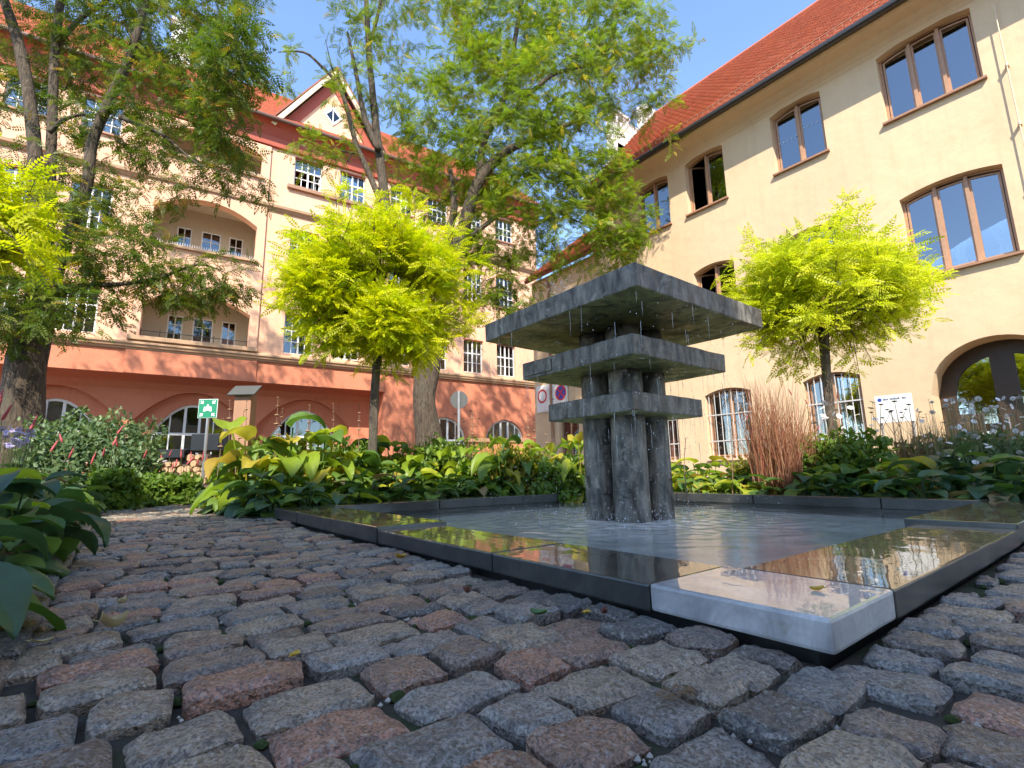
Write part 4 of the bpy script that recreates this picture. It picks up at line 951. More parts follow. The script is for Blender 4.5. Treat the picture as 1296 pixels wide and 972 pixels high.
bl += [(Vector(c_), r_, n_) for c_, r_, n_ in (((-4.6, 13.2, 14.0), (2.2, 2.2, 1.8), 80), ((-1.6, 12.6, 14.6), (2.2, 2.2, 1.8), 70), ((-3.0, 13.6, 17.0), (2.0, 2.0, 1.4), 40), ((-6.4, 13.0, 12.4), (2.0, 2.0, 1.8), 50))]
cr, tw = crown_mesh([(c_, r_, int(n_*1.9)) for c_, r_, n_ in bl], PIN_FAR, 'leaf_dark', .25, 9, .42, .3)
tree('robinia_tree', 'tall dark robinia with forked trunk at the left edge of the courtyard', b0, m.mesh('trunk', 'bark', True), cr, tw, 'bark')
# tall robinia behind the round golden tree, middle of the picture
D = 12.4; m = MB(); b0 = at(540, 560, D); b0.z = 0
pts, rr = smooth_path([b0-Vector((0, 0, .1)), at(545, 585, D), at(541, 545, D), at(538, 500, D), at(541, 455, D), at(540, 420, D)], [.40, .34, .30, .28, .29, .27]); m.tube(pts, rr, 20, wob=.25)
limb(m, [(532, 450), (512, 350), (491, 272), (482, 210), (476, 160), (470, 100), (466, 50), (462, -30)], D, [.2, .15, .135, .12, .105, .09, .08, .06], 12)
limb(m, [(490, 275), (468, 222), (450, 180), (440, 140), (428, 108), (405, 82), (384, 66), (352, 66)], D-.1, [.09, .078, .07, .062, .05, .04, .03, .012], 10)
limb(m, [(479, 190), (462, 150), (452, 100), (444, 60), (440, 40)], D-.2, [.085, .075, .06, .045, .02], 10)
limb(m, [(466, 60), (478, 20), (488, -40)], D, [.06, .05, .035], 8)
limb(m, [(430, 112), (420, 85), (412, 50)], D-.1, [.03, .022, .008], 6)
limb(m, [(452, 182), (440, 205), (448, 190)], D-.1, [.02, .018, .006], 6); limb(m, [(455, 195), (430, 190), (418, 178)], D-.1, [.025, .02, .008], 6)
limb(m, [(541, 452), (556, 400), (577, 330), (593, 265), (606, 230), (632, 198), (660, 182), (700, 165), (740, 150)], D, [.2, .19, .18, .17, .155, .13, .1, .07, .03], 12)
limb(m, [(606, 232), (612, 180), (640, 120), (650, 60), (660, 0), (665, -60)], D+.2, [.12, .1, .08, .07, .06, .04], 10)
limb(m, [(640, 150), (680, 110), (705, 92), (745, 82), (768, 66), (780, 40)], D-.3, [.07, .06, .05, .04, .03, .012], 8)
limb(m, [(705, 92), (694, 70), (688, 50)], D-.3, [.03, .022, .008], 6)
limb(m, [(596, 300), (640, 268), (690, 262), (730, 280), (756, 288)], D-.3, [.07, .05, .04, .025, .008], 8)
limb(m, [(575, 350), (568, 300), (575, 262), (570, 215)], D+.2, [.12, .11, .10, .06], 10)
bl = pblobs(D, [(640, 40, 75, 50, 54, .3), (720, 40, 75, 60, 56), (790, 50, 55, 50, 40, -.2), (835, 62, 34, 30, 16, -.2), (800, 110, 45, 35, 26), (700, 110, 75, 45, 56, -.6), (620, 110, 60, 50, 46), (590, 80, 35, 40, 16),
                (560, 160, 60, 45, 40, .4), (530, 120, 35, 40, 18, .4), (640, 180, 75, 40, 56, -.4), (720, 180, 60, 45, 44, -.3), (590, 215, 50, 40, 30, .6), (520, 210, 40, 45, 22, .9), (680, 240, 60, 32, 40, -.5), (750, 235, 45, 40, 34), (790, 270, 28, 40, 26, -.3),
                (640, 290, 60, 36, 34, .2), (720, 300, 50, 28, 28, -.2), (770, 315, 36, 22, 18), (615, 345, 40, 40, 26, .8), (650, 360, 30, 40, 22, .5), (590, 290, 36, 36, 18, 1.0), (470, 90, 40, 50, 14), (490, 30, 45, 40, 14), (440, 130, 26, 26, 6), (395, 190, 22, 14, 6, -.1), (420, 175, 22, 16, 5, -.1), (345, 100, 16, 10, 4, -.1), (370, 60, 10, 8, 2, -.1),
                (440, 30, 25, 30, 6), (600, 400, 40, 30, 10, .8), (700, -50, 130, 60, 60), (560, -60, 80, 50, 20), (560, 250, 40, 30, 16, .8), (840, 150, 20, 30, 5)])
bl += [(Vector(c_), r_, n_) for c_, r_, n_ in (((3.2, 11.4, 15.6), (2.0, 2.0, 1.5), 60), ((6.0, 11.6, 16.2), (2.0, 2.0, 1.5), 60), ((8.4, 10.6, 15.0), (1.8, 1.8, 1.4), 40))]
cr, tw = crown_mesh([(c_, r_, int(n_*2.4)) for c_, r_, n_ in bl], PIN_FAR, 'leaf_robinia', .27, 10, .46, .15)
tree('robinia_tree', 'tall light green robinia with thick furrowed trunk behind the round golden tree', b0, m.mesh('trunk', 'bark', True), cr, tw, 'bark')
# ball-headed golden robinias on straight stems
def ball_tree(label, px, D, ytop, stem_r, cx, cy, rx, ry, mat, nt, shoots, seed, leaf=.24):
    global rng
    rng = np.random.default_rng(seed); b = at(px[0], px[1], D); b.z = 0; m = MB(); s = D/FPX
    pts, rr = smooth_path([b-Vector((0, 0, .05)), at(px[0], px[1], D), at(px[2], px[3], D), at(cx, ytop, D)], [stem_r*1.25, stem_r*1.1, stem_r, stem_r*1.3]); m.tube(pts, rr, 12, wob=.15)
    cen = at(cx, cy, D); root = at(cx, ytop, D); blobs = []
    for k in range(26):
        u = unit(1)[0]; u[2] = u[2]*.95
        c = Vector((cen.x+u[0]*rx*s*.62, cen.y+u[1]*rx*s*.62, cen.z+u[2]*ry*s*.62)); q = rng.uniform(.26, .4)*rx*s
        blobs.append((c, (q, q, q*.8), int(nt/26)))
        mid_ = root.lerp(c, .5)+Vector((0, 0, -.06)); p, r = smooth_path([root, mid_, c], [stem_r*.55, stem_r*.36, .01]); m.tube(p, r, 6)
    for (sx, sy, q, n_) in shoots:
        c = at(sx, sy, D+rng.uniform(-.3, .3)); blobs.append((c, (q*s, q*s, q*s), n_)); p, r = smooth_path([cen, cen.lerp(c, .6)+Vector((0, 0, .05)), c], [.02, .014, .005]); m.tube(p, r, 6)
    cr, tw = crown_mesh(blobs, PIN_NEAR if mat == 'leaf_gold' else PIN_AIRY, mat, leaf, 7, .24, .05, .4, centre=tuple(root), spread=1.0)
    return tree('golden_robinia', label, b, m.mesh('trunk', 'bark2', True), cr, tw, 'bark2', 'golden ball-headed robinias')
ball_tree('dense golden-green ball-headed robinia left of the fountain, in front of the tall trunk', (473, 530, 476, 470), 6.5, 430, .052, 480, 372, 116, 104, 'leaf_gold', 1500,
          [(440, 262, 18, 5), (520, 262, 20, 6), (385, 300, 18, 5), (372, 380, 16, 4), (590, 345, 18, 6), (560, 300, 22, 6), (400, 425, 22, 8), (590, 410, 16, 4), (370, 340, 14, 4), (470, 262, 24, 6)], 21)
ball_tree('airy pale golden robinia on a thin stem before the ochre house', (1052, 530, 1046, 470), 6.4, 415, .05, 1042, 372, 108, 78, 'leaf_gold2', 900,
          [(1066, 272, 16, 6), (1060, 295, 20, 7), (970, 310, 22, 7), (1110, 310, 20, 6), (1140, 345, 26, 9), (1165, 350, 18, 6), (950, 350, 24, 8), (1000, 440, 22, 7), (1085, 430, 24, 8), (960, 420, 18, 5), (1120, 400, 24, 8)], 33, .22)
ball_tree('bright golden-green robinia crown cut off by the left picture edge', (-70, 540, -65, 470), 3.7, 330, .045, -55, 268, 80, 60, 'leaf_gold', 260, [(25, 240, 16, 4), (15, 300, 20, 6)], 45, .25)

# ------------------------------------------------------------------ plants
def hosta_leaf(seed, elev, pet, blade, width, droop):
    rn_ = random.Random(seed); m = MB(); e = elev
    p1 = Vector((pet*math.cos(e), 0, pet*math.sin(e)))
    m.tube([(0, 0, 0), p1*.5+Vector((0, 0, .01)), p1+Vector((.01, 0, 0))], [.008, .0065, .005], 4, cap=False)
    nl, nw = 8, 6; e0 = e*.45+.1; pos = p1.copy(); V = []; off = Vector((seed*3.1, seed*1.7, 0))
    tw = rn_.uniform(-.35, .35)
    for i in range(nl+1):
        t = i/nl; a = e0-droop*t*1.2
        if i: pos = pos+Vector((math.cos(a), 0, math.sin(a)))*(blade/nl)
        wv = width*.5*min(1, (math.sin(math.pi*min(1, t*.93+.07)**.72))**.85+.02)
        for j in range(nw+1):
            u = -1+2*j/nw; nrm = Vector((-math.sin(a), 0, math.cos(a)))
            z = .16*width*abs(u)**1.5*(1-t*.7)+.10*width*noise.noise(Vector((t*2.6, u*1.6, 0))+off)*abs(u)+.02*width*math.sin(u*12+t*9)
            back = -.10*blade*abs(u)**2 if i < 3 else 0
            V.append(pos+Vector((back*math.cos(a), u*wv*math.cos(tw*t), 0))+nrm*(z+u*wv*math.sin(tw*t)))
    m.add(V, [(i*(nw+1)+j, i*(nw+1)+j+1, (i+1)*(nw+1)+j+1, (i+1)*(nw+1)+j) for i in range(nl) for j in range(nw)])
    return m.mesh('leaf', 'hosta', True)
TIER = [[hosta_leaf(10+k, R(22+4*k), .12+.02*k, .25, .21, .9+.12*k) for k in range(4)], [hosta_leaf(30+k, R(48+4*k), .20+.02*k, .25, .205, 1.0+.12*k) for k in range(4)], [hosta_leaf(50+k, R(68+3*k), .24+.03*k, .23, .175, .85+.12*k) for k in range(4)]]
hr = random.Random(5)
def hosta(loc, sc, nleaf, pal, label, group, zs=1.0):
    sc *= .95; zs *= 1.35; nleaf += 5
    t = tag(empty('hosta_plant', loc, hr.uniform(0, 6.28)), label, 'plant', group)
    for k in range(nleaf):
        f = k/nleaf; tier = 0 if f < .42 else 1 if f < .76 else 2
        o = link('leaf', hr.choice(TIER[tier]), t); o.rotation_euler = (hr.gauss(0, .12), hr.gauss(0, .12), k*2.4+hr.uniform(-.4, .4)); q = sc*hr.uniform(.75, 1.2); o.scale = (q, q*hr.uniform(.85, 1.1), q*zs)
        o.location = (hr.uniform(-.03, .03), hr.uniform(-.03, .03), -.03)
        mt = hr.choices([p[0] for p in pal], [p[1] for p in pal])[0]
        if mt != 'hosta': o.material_slots[0].link = 'OBJECT'; o.material_slots[0].material = M[mt]
    return t
GREEN = [('hosta', 6), ('hosta_blue', 3), ('hosta_lime', .5), ('hosta_dry', .2)]
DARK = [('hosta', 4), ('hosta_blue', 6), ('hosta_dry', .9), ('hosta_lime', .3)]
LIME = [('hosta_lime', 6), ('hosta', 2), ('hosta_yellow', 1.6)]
MIX = [('hosta', 5), ('hosta_lime', 3), ('hosta_blue', 1), ('hosta_yellow', .6)]
# left bed
y = 1.62
while y < 7.6:
    for rowname, xx, s in (('leaning over the kerb', -.40, .82), ('in the second row from the kerb', -.72, 1.0), ('in the third row from the kerb', -1.1, 1.1)):
        hosta((xx+hr.uniform(-.08, .08), y+hr.uniform(-.12, .12), 0), s*hr.uniform(.92, 1.1), 15, DARK, ('nearest' if y < 2.5 else 'dark' if y < 5 else 'farthest')+' shaded hosta '+rowname+', left bed', 'hostas in the left bed', .9)
    y += .36
# bed behind the pool, left of the columns
for row, (yy, s, pal, zs) in enumerate(((5.18, .82, GREEN, .75), (5.55, .95, GREEN, .9), (5.95, 1.05, MIX, 1.0))):
    xx = 1.18-.02*row
    while xx < 5.6:
        p_ = LIME if (row == 2 and xx < 2.4) or (xx > 4.7) else pal
        hosta((xx+hr.uniform(-.1, .1), yy+hr.uniform(-.1, .1), 0), s*hr.uniform(.9, 1.12)*(1.35 if row == 2 and xx < 2.4 else 1), 16, p_,
              'lime-yellow sunlit hosta in the bed behind the far pool corner' if p_ is LIME and xx > 4.7 else ('tall yellowing hosta beside the path at the back of the pool' if xx < 1.6 else 'tall yellowing hosta a step right of the path behind the pool') if p_ is LIME else (('low green hosta at the far pool rim' if row == 0 else 'green hosta in the second row behind the far rim' if row == 1 else 'tall green hosta in the third row behind the far rim')+(', left end' if xx < 2.2 else ', before the golden tree' if xx < 3.4 else ', near the columns')),
              'hostas behind the pool', zs*(1.25 if row == 2 and xx < 2.4 else 1)); xx += hr.uniform(.28, .38)
for yy in (5.5, 6.0, 6.6, 7.2): hosta((1.0+hr.uniform(-.05, .05), yy, 0), .95, 13, GREEN if yy < 6.3 else MIX, 'green hosta on the path edge beyond the left pool corner', 'hostas behind the pool')
for k in range(34):   # lit planting further back
    q_ = hr.uniform(290, 740); p_ = at(q_, 560, hr.uniform(6.4, 8.4)); p_.z = 0
    hosta(p_, hr.uniform(.9, 1.15), 17, LIME if hr.random() < .6 else MIX, 'sunlit yellow-green leafy plant at the back of the bed, '+('below the green sign and board' if q_ < 400 else 'around the golden tree stem' if q_ < 520 else 'around the thick trunk' if q_ < 620 else 'beside the fountain columns'), 'leafy plants at the back of the bed', 1.6)
# bed on the right
for row, (xx, s, pal, zs) in enumerate(((5.72, .8, GREEN, .8), (6.1, .95, GREEN, .95), (6.5, 1.05, MIX, 1.0))):
    yy = -.3
    while yy < 4.9:
        p_ = LIME if yy > 3.0 and hr.random() < .75 else (DARK if yy < 1.6 else pal)
        hosta((xx+hr.uniform(-.1, .1), yy+hr.uniform(-.1, .1), 0), s*hr.uniform(.9, 1.1), 14, p_,
              'bright sunlit low hosta behind the far right pool rim' if p_ is LIME else ('low hosta at the right pool rim' if row == 0 else 'shaded hosta in the middle row right of the pool' if row == 1 else 'hosta in the back row right of the pool')+(', before the arched door' if yy < 1.0 else ', before the white asters' if yy < 1.9 else ', below the pale golden tree' if yy < 2.7 else ', below the red grass'), 'hostas right of the pool', zs); yy += hr.uniform(.28, .38)
# leafy mounds: small pointed leaves on a dome
OV = [(0, 0, 0), (.3, .26, .05), (.7, .2, .03), (1, 0, -.06), (.7, -.2, .03), (.3, -.26, .05)]; OF = [(0, 1, 2, 3), (0, 3, 4, 5)]
def mound(name, label, cat, c, rad, n, leaf, mat, group=None, shell=.6, upw=.4, seed=1):
    global rng
    rng = np.random.default_rng(seed); t = tag(empty(name, c), label, cat, group); u = unit(n); u[:, 2] = np.abs(u[:, 2])
    r = (shell+(1-shell)*rng.random((n, 1)))*(1+.16*np.sin(u[:, :1]*7+seed)*np.cos(u[:, 1:2]*6+seed*2)+.1*np.sin(u[:, 2:]*11))
    P = u*r*np.array(rad); w_ = unit(n); w_ -= (w_*u).sum(1, keepdims=True)*u; D_ = w_+.35*u+np.array([0, 0, upw]); U = u+np.array([0, 0, .5])+.5*unit(n)
    link('foliage', scatter(OV, OF, P, frames(D_, U), leaf*rng.uniform(.6, 1.3, n), 'foliage', mat, np.clip(rng.random(n)*.7+.3*r[:, 0]*rng.random(n), 0, 1)), t)
    m = MB()
    for k in range(22):
        d = P[k*7 % n]; m.tube([(0, 0, -.03), Vector(d)*.5+Vector((0, 0, .03)), Vector(d)*.95], [.012, .008, .003], 5)
    m.build('stems', 'drystem', t); return t
def G(px, D, z=0): p = at(px, 560, D); p.z = z; return p
mound('evergreen_shrub', 'rounded grey-green evergreen shrub below the red building, left of the green sign', 'shrub', G(118, 7.6), (1.02, 1.02, 1.42), 11000, .075, 'shrub', seed=3)
mound('evergreen_shrub', 'low lobe of grey-green shrub in front of the rounded shrub', 'shrub', G(165, 7.2), (.5, .5, .98), 3400, .072, 'shrub', seed=4)
for k, (px, D, r, h, mat, lab) in enumerate(((185, 6.9, .42, .42, 'lush', 'low bright green plant at the far end of the path, left side'), (232, 7.2, .36, .40, 'lush', 'low bright green plant closing the far end of the path'), (150, 6.2, .3, .48, 'lush', 'bright green leafy plant beside the left hostas'),
        (445, 6.9, .5, .85, 'lush', 'light green leafy clump left of the stem of the golden tree'), (560, 7.2, .6, .9, 'lush', 'light green leafy clump before the thick robinia trunk'), (640, 7.6, .5, .8, 'tuft', 'yellow-orange feathery clump left of the fountain columns'),
        (665, 6.9, .4, .75, 'tuft', 'small yellow feathery clump beside the fountain columns'), (708, 6.6, .42, .55, 'lush', 'sunlit green clump seen just left of the fountain columns'), (1010, 6.2, .45, .75, 'lush', 'bright green leafy plant at the foot of the red grass'),
        (1075, 6.0, .5, .78, 'lush', 'bright green leafy plant under the pale golden tree'), (955, 6.6, .4, .5, 'tuft', 'yellow-green loose clump left of the red grass'), (1180, 6.3, .6, .72, 'shrub', 'green aster foliage left of the arched door'), (1262, 6.0, .6, .76, 'shrub', 'green aster foliage before the arched door'), (350, 8.2, .7, 1.0, 'lush', 'light green leafy mass behind the yellowing hostas'))):
    mound('leafy_plant', lab, 'plant', G(px, D), (r, r, h), 2600 if mat != 'tuft' else 2600, .085 if mat != 'tuft' else .06, mat, 'leafy garden plants', seed=50+k)
# blades: red ornamental grass, dry straw
def blades(name, label, c, n, h, spread, mat, wid=.006, seed=1, lean=.25, group=None):
    r_ = np.random.default_rng(seed); t = tag(empty(name, c), label, 'grass', group); V = []; T = []; k = 4
    a = r_.uniform(0, 2*np.pi, n); rad = spread*np.sqrt(r_.random(n)); H = h*r_.uniform(.45, 1.0, n); ld = r_.uniform(0, 2*np.pi, n); le = lean*np.abs(r_.normal(0, 1, n)); T0 = r_.random(n); Vv = np.zeros((n, 2*(k+1), 3))
    for i in range(k+1):
        f = i/k; x = rad*np.cos(a)+np.cos(ld)*le*H*f**1.8; y_ = rad*np.sin(a)+np.sin(ld)*le*H*f**1.8; z = H*f*(1-.12*le*f); w_ = wid*(1-f)**.6+.0008
        Vv[:, 2*i] = np.stack([x-w_*np.sin(ld+1.2), y_+w_*np.cos(ld+1.2), z], 1); Vv[:, 2*i+1] = np.stack([x+w_*np.sin(ld+1.2), y_-w_*np.cos(ld+1.2), z], 1)
    f = np.array([(2*i, 2*i+1, 2*i+3, 2*i+2) for i in range(k)]); Fq = (f[None]+(np.arange(n)*2*(k+1))[:, None, None]).reshape(-1)
    link('blades', numesh('blades', Vv.reshape(-1, 3), np.full(n*k, 4), Fq, mat, np.repeat(T0, 2*(k+1))), t)
    return t
blades('ornamental_grass', 'tall reddish ornamental grass right of the fountain', G(978, 5.9), 560, 1.5, .26, 'grassred', .0045, 2, .2)
blades('ornamental_grass', 'short red-tipped grass tuft between the tall red grass and the tree stem', G(1012, 6.1), 300, 1.12, .18, 'grassred', .005, 3, .16)
blades('dry_grass', 'straw-coloured dry stalks left of the arched door', G(1165, 6.2), 420, 1.0, .3, 'straw', .004, 4, .22)
blades('dry_grass', 'thin dry stalks in front of the arched door', G(1240, 6.4), 340, 1.1, .5, 'straw', .003, 5, .2)
blades('dry_grass', 'thin wispy dry grass before the thick trunk', G(520, 7.6), 160, 1.25, .4, 'straw', .003, 6, .3)
blades('dry_grass', 'yellow wispy grass tuft between robinia trunk and fountain', G(632, 7.2), 380, 1.0, .3, 'tuft', .003, 7, .25)
# stalks with tiers of seed heads
wh = MB()
for i in range(4):
    for j_ in range(9): a = j_*2*math.pi/9; q = (.55, 1, .8, .2)[i]*(1.15 if j_ % 2 else .9); wh.v.append((q*math.cos(a), q*math.sin(a), (-.35, -.05, .3, .5)[i]))
wh.f = [(i*9+j_, i*9+(j_+1) % 9, (i+1)*9+(j_+1) % 9, (i+1)*9+j_) for i in range(3) for j_ in range(9)]+[tuple(range(27, 36))]
WH = wh.mesh('seed_whorl', 'seed', True); WHD = wh.mesh('seed_head', 'seeddark', True)
def stalk(px, py, D, n, label, group, dark=False, r=.028, gap=.11):
    top = at(px, py, D); b = Vector((top.x+hr.uniform(-.1, .1), top.y+hr.uniform(-.1, .1), 0)); t = tag(empty('seed_stalk', b), label, 'flower stalk', group); m = MB()
    mid_ = (top-b)*.55+Vector((hr.uniform(-.03, .03), hr.uniform(-.03, .03), 0)); p, rr = smooth_path([Vector((0, 0, -.03)), mid_, top-b], [.007, .005, .003]); m.tube(p, rr, 5); m.build('stem', 'drystem', t)
    for k in range(n):
        q = (top-b)-(top-b-mid_).normalized()*gap*k; o = link('seed_head' if dark else 'seed_whorl', WHD if dark else WH, t); o.location = q; s = r*(.6+.18*k if not dark else 1)*hr.uniform(.85, 1.15); o.scale = (s, s, s*.75)
    if dark:
        for s_ in (-1, 1):
            e = (top-b)*.86+Vector((s_*.09, -s_*.07, .06)); m = MB(); m.tube([(top-b)*.72, e], [.003, .002], 4); m.build('side_stem', 'drystem', t)
            o = link('seed_head', WHD, t); o.location = e; o.scale = (.02, .02, .016)
for px, py, D in ((291, 507, 6.0), (312, 507, 6.1), (309, 520, 5.9), (352, 503, 6.1), (358, 517, 6.2), (392, 513, 6.3), (422, 511, 6.4), (455, 512, 6.5), (598, 520, 7), (668, 523, 7.2), (676, 535, 7.0), (690, 540, 6.8), (283, 530, 5.9)):
    stalk(px, py, D, 4, 'dry stalk with tiers of brown seed whorls above the planting behind the pool', 'dry seed stalks behind the pool')
for px, py, D in ((577, 524, 7), (596, 520, 7), (1115, 512, 5.9), (1132, 508, 6), (1128, 520, 5.8), (1150, 512, 6), (1230, 502, 6.2), (1262, 505, 6.1), (1286, 500, 6.0), (1205, 507, 6.2)):
    stalk(px, py, D, 1, 'thin stalk with dark round seed heads', 'dark seed stalks', True, .026)
for px, py, D in ((845, 545, 5.6), (868, 555, 5.5), (822, 560, 5.4), (925, 545, 5.8)): stalk(px, py, D, 2, 'slender stalk rising from the sunlit bed beside the fountain columns', 'stalks beside the columns', False, .018)
# red flower spikes
sp = MB(); 
for i in range(9):
    for j_ in range(6): a = j_*math.pi/3+i*.5; q = (.35, .8, 1, .95, .85, .75, .6, .4, .12)[i]*(1+.3*((i+j_) % 2)); sp.v.append((q*math.cos(a)*.085, q*math.sin(a)*.085, i/8))
sp.f = [(i*6+j_, i*6+(j_+1) % 6, (i+1)*6+(j_+1) % 6, (i+1)*6+j_) for i in range(8) for j_ in range(6)]+[tuple(range(48, 54))]
SPK = sp.mesh('flower_spike', 'petalred', True)
def spike_plant(label, spots, L, seed):
    pts = [at(x, y_, D) for x, y_, D in spots]; c = sum(pts, Vector())/len(pts); c.z = 0; t = tag(empty('red_knotweed', c), label, 'flower', 'red flowering plants'); m = MB()
    for p in pts:
        b = Vector(((p.x-c.x)*.6, (p.y-c.y)*.6, -.02)); m.tube([b, (b+p-c)*.5+Vector((.02, 0, .05)), p-c], [.005, .004, .003], 4)
        o = link('flower_spike', SPK, t); o.location = p-c; o.scale = (L*hr.uniform(.8, 1.1),)*2+(L*hr.uniform(.8, 1.2),); o.rotation_euler = (hr.gauss(0, .25), hr.gauss(0, .25), hr.uniform(0, 6))
    m.build('stems', 'stem', t)
spike_plant('red flower spikes in front of the evergreen shrub', [(64, 572, 6.0), (79, 560, 6.2), (87, 580, 6), (115, 588, 6), (130, 578, 6.1), (143, 564, 6.3), (149, 566, 6.2), (148, 550, 6.4), (182, 580, 6.4)], .15, 1)
spike_plant('red flower spikes before the firewood stack', [(205, 585, 7.3), (214, 578, 7.4), (222, 590, 7.2), (229, 580, 7.4), (236, 588, 7.2), (241, 582, 7.4), (250, 590, 7.3), (256, 584, 7.5), (262, 592, 7.3), (218, 595, 7.2)], .14, 2)
spike_plant('large red flower spike at the left picture edge beside the trunk', [(2, 532, 4.6), (-4, 520, 4.7), (36, 550, 5.2)], .2, 3)
spike_plant('sparse red flower spikes in front of the grilled window by the tree stem', [(1002, 500, 6.3), (1022, 512, 6.3), (1060, 505, 6.5), (945, 533, 6.2), (992, 550, 6.0), (1034, 545, 6.0)], .09, 4)
# asters
fl = MB(); 
for k in range(12): a = k*math.pi/6; fl.add([(.2*math.cos(a-.3), .2*math.sin(a-.3), 0), (1*math.cos(a-.2), 1*math.sin(a-.2), .06), (1*math.cos(a+.2), 1*math.sin(a+.2), .06), (.2*math.cos(a+.3), .2*math.sin(a+.3), 0)], [(0, 1, 2, 3)])
FLW = fl.mesh('flower', 'petalwhite'); FLM = fl.mesh('flower', 'petalmauve')
ey = MB(); ey.add([(.28*math.cos(k*1.047), .28*math.sin(k*1.047), .0) for k in range(6)]+[(.2*math.cos(k*1.047), .2*math.sin(k*1.047), .12) for k in range(6)], [tuple(range(6, 12))]+[(k, (k+1) % 6, (k+1) % 6+6, k+6) for k in range(6)]); EYE = ey.mesh('flower_centre', 'flowereye')
def asters(label, spots, me, r):
    pts = [at(x, y_, D) for x, y_, D in spots]; c = sum(pts, Vector())/len(pts); c.z = 0; t = tag(empty('aster_plant', c), label, 'flower', 'flowering asters'); m = MB()
    for p in pts:
        b = Vector(((p.x-c.x)*.7, (p.y-c.y)*.7, -.02)); m.tube([b, p-c], [.003, .002], 3, cap=False)
        o = link('flower', me, t); o.location = p-c; q = r*hr.uniform(.75, 1.2); o.scale = (q, q, q); v = (CAM-p).normalized(); o.rotation_euler = (hr.gauss(0, .5)-.25, hr.gauss(0, .5)-.35, hr.uniform(0, 6))
        e = link('flower_centre', EYE, o)
    m.build('stems', 'stem', t)
hr2 = random.Random(9)
asters('white daisy-like asters in front of the arched door, left part', [(hr2.uniform(1160, 1235), hr2.uniform(505, 585), hr2.uniform(5.5, 6.1)) for k in range(58)], FLW, .028)
asters('white daisy-like asters before the right part of the arched door', [(hr2.uniform(1225, 1296), hr2.uniform(500, 575), hr2.uniform(5.3, 6.0)) for k in range(48)], FLW, .028)
asters('white asters at the foot of the pale golden tree', [(hr2.uniform(1030, 1110), hr2.uniform(508, 548), hr2.uniform(5.6, 6.1)) for k in range(24)], FLW, .032)
asters('pale mauve asters at the left edge below the tall trunk', [(hr2.uniform(-8, 42), hr2.uniform(542, 565), hr2.uniform(4.6, 5.2)) for k in range(46)], FLM, .03)

# ------------------------------------------------------------------ signs, wood pile, small walls
def face_cam(o): o.rotation_euler = (0, 0, yaw-math.pi/2)
# assembly point sign: green plate, white border, four arrows, group of people
c = at(263, 517, 8.5); sg = tag(empty('assembly_point_sign', (c.x, c.y, 0), yaw-math.pi/2), 'small green assembly point sign with white arrows and figures on a grey post', 'sign'); z0 = c.z; s = .165
m = MB(); m.tube([(0, .03, -.05), (0, .03, z0+.1)], .024, 10); m.build('post', 'steel', sg)
m = MB(); m.box(-s, s, 0, .012, z0-s, z0+s); m.build('border_plate', 'white', sg, bevel=.004)
m = MB(); m.box(-s+.008, s-.008, -.003, -.0005, z0-s+.008, z0+s-.008); m.build('plate', 'green', sg)
for sx in (-1, 1):
    for sz in (-1, 1):
        m = MB(); t_ = Vector((sx*.078, z0+sz*.085)); d = Vector((sx, sz)).normalized(); e = Vector((-d.y, d.x)); a_ = t_+d*.07
        q = [a_+e*.011, t_+e*.011+d*.012, t_+e*.011+d*.0, t_-e*.011, a_-e*.011]
        m.prism([tuple(v) for v in (a_+e*.010, t_+e*.010, t_-e*.010, a_-e*.010)], -.006, -.0035)
        m.prism([(t_.x, t_.y), (t_.x+sx*.052, t_.y), (t_.x+sx*.052, t_.y+sz*.012), (t_.x, t_.y+sz*.014)], -.0065, -.004); m.prism([(t_.x, t_.y), (t_.x, t_.y+sz*.052), (t_.x+sx*.012, t_.y+sz*.052), (t_.x+sx*.014, t_.y)], -.007, -.0045)
        m.build('arrow', 'white', sg)
for px_, hh in ((-.052, .0), (-.018, .012), (.018, .012), (.052, .0), (0, .04)):
    m = MB(); cz = z0-.005+hh; n_ = 10
    m.prism([(px_+.015*math.cos(k*2*math.pi/n_), cz+.022+.015*math.sin(k*2*math.pi/n_)) for k in range(n_)], -.0072-abs(px_)*.01, -.0036)
    m.prism([(px_-.022, cz-.045), (px_+.022, cz-.045), (px_+.018, cz+.003), (px_-.018, cz+.003)], -.0068-abs(px_)*.01, -.0036); m.build('figure', 'white', sg)
# firewood stack with dark covers
wp = at(238, 572, 9.6); wp.z = 0; ws = tag(empty('firewood_stack', wp, yaw-math.pi/2), 'stack of split firewood under dark sheets behind the red flowers', 'firewood')
k_ = 0
for r_ in range(7):
    for c_ in range(6):
        rad = hr.uniform(.055, .075); x = -.42+c_*.15+.07*(r_ % 2); z = .06+r_*.115; m = MB(); n_ = hr.choice((5, 6, 7)); ph = hr.uniform(0, 6)
        ring = [(rad*hr.uniform(.8, 1.12)*math.cos(ph+i*2*math.pi/n_), rad*hr.uniform(.8, 1.12)*math.sin(ph+i*2*math.pi/n_)) for i in range(n_)]
        m.prism([(x+u, z+v) for u, v in ring], hr.uniform(-.04, .03), .5); o = m.build('log', 'logend' if hr.random() < .75 else 'logbark', ws)
m = MB(); m.box(-.55, .0, -.08, .55, .86, .90); m.box(-.56, -.01, -.10, -.075, .74, .90); m.build('cover_sheet', 'black', ws, bevel=.01)
m = MB(); m.box(.02, .56, .02, .5, .87, 1.20); m.build('dark_bin', 'black', ws, bevel=.015)
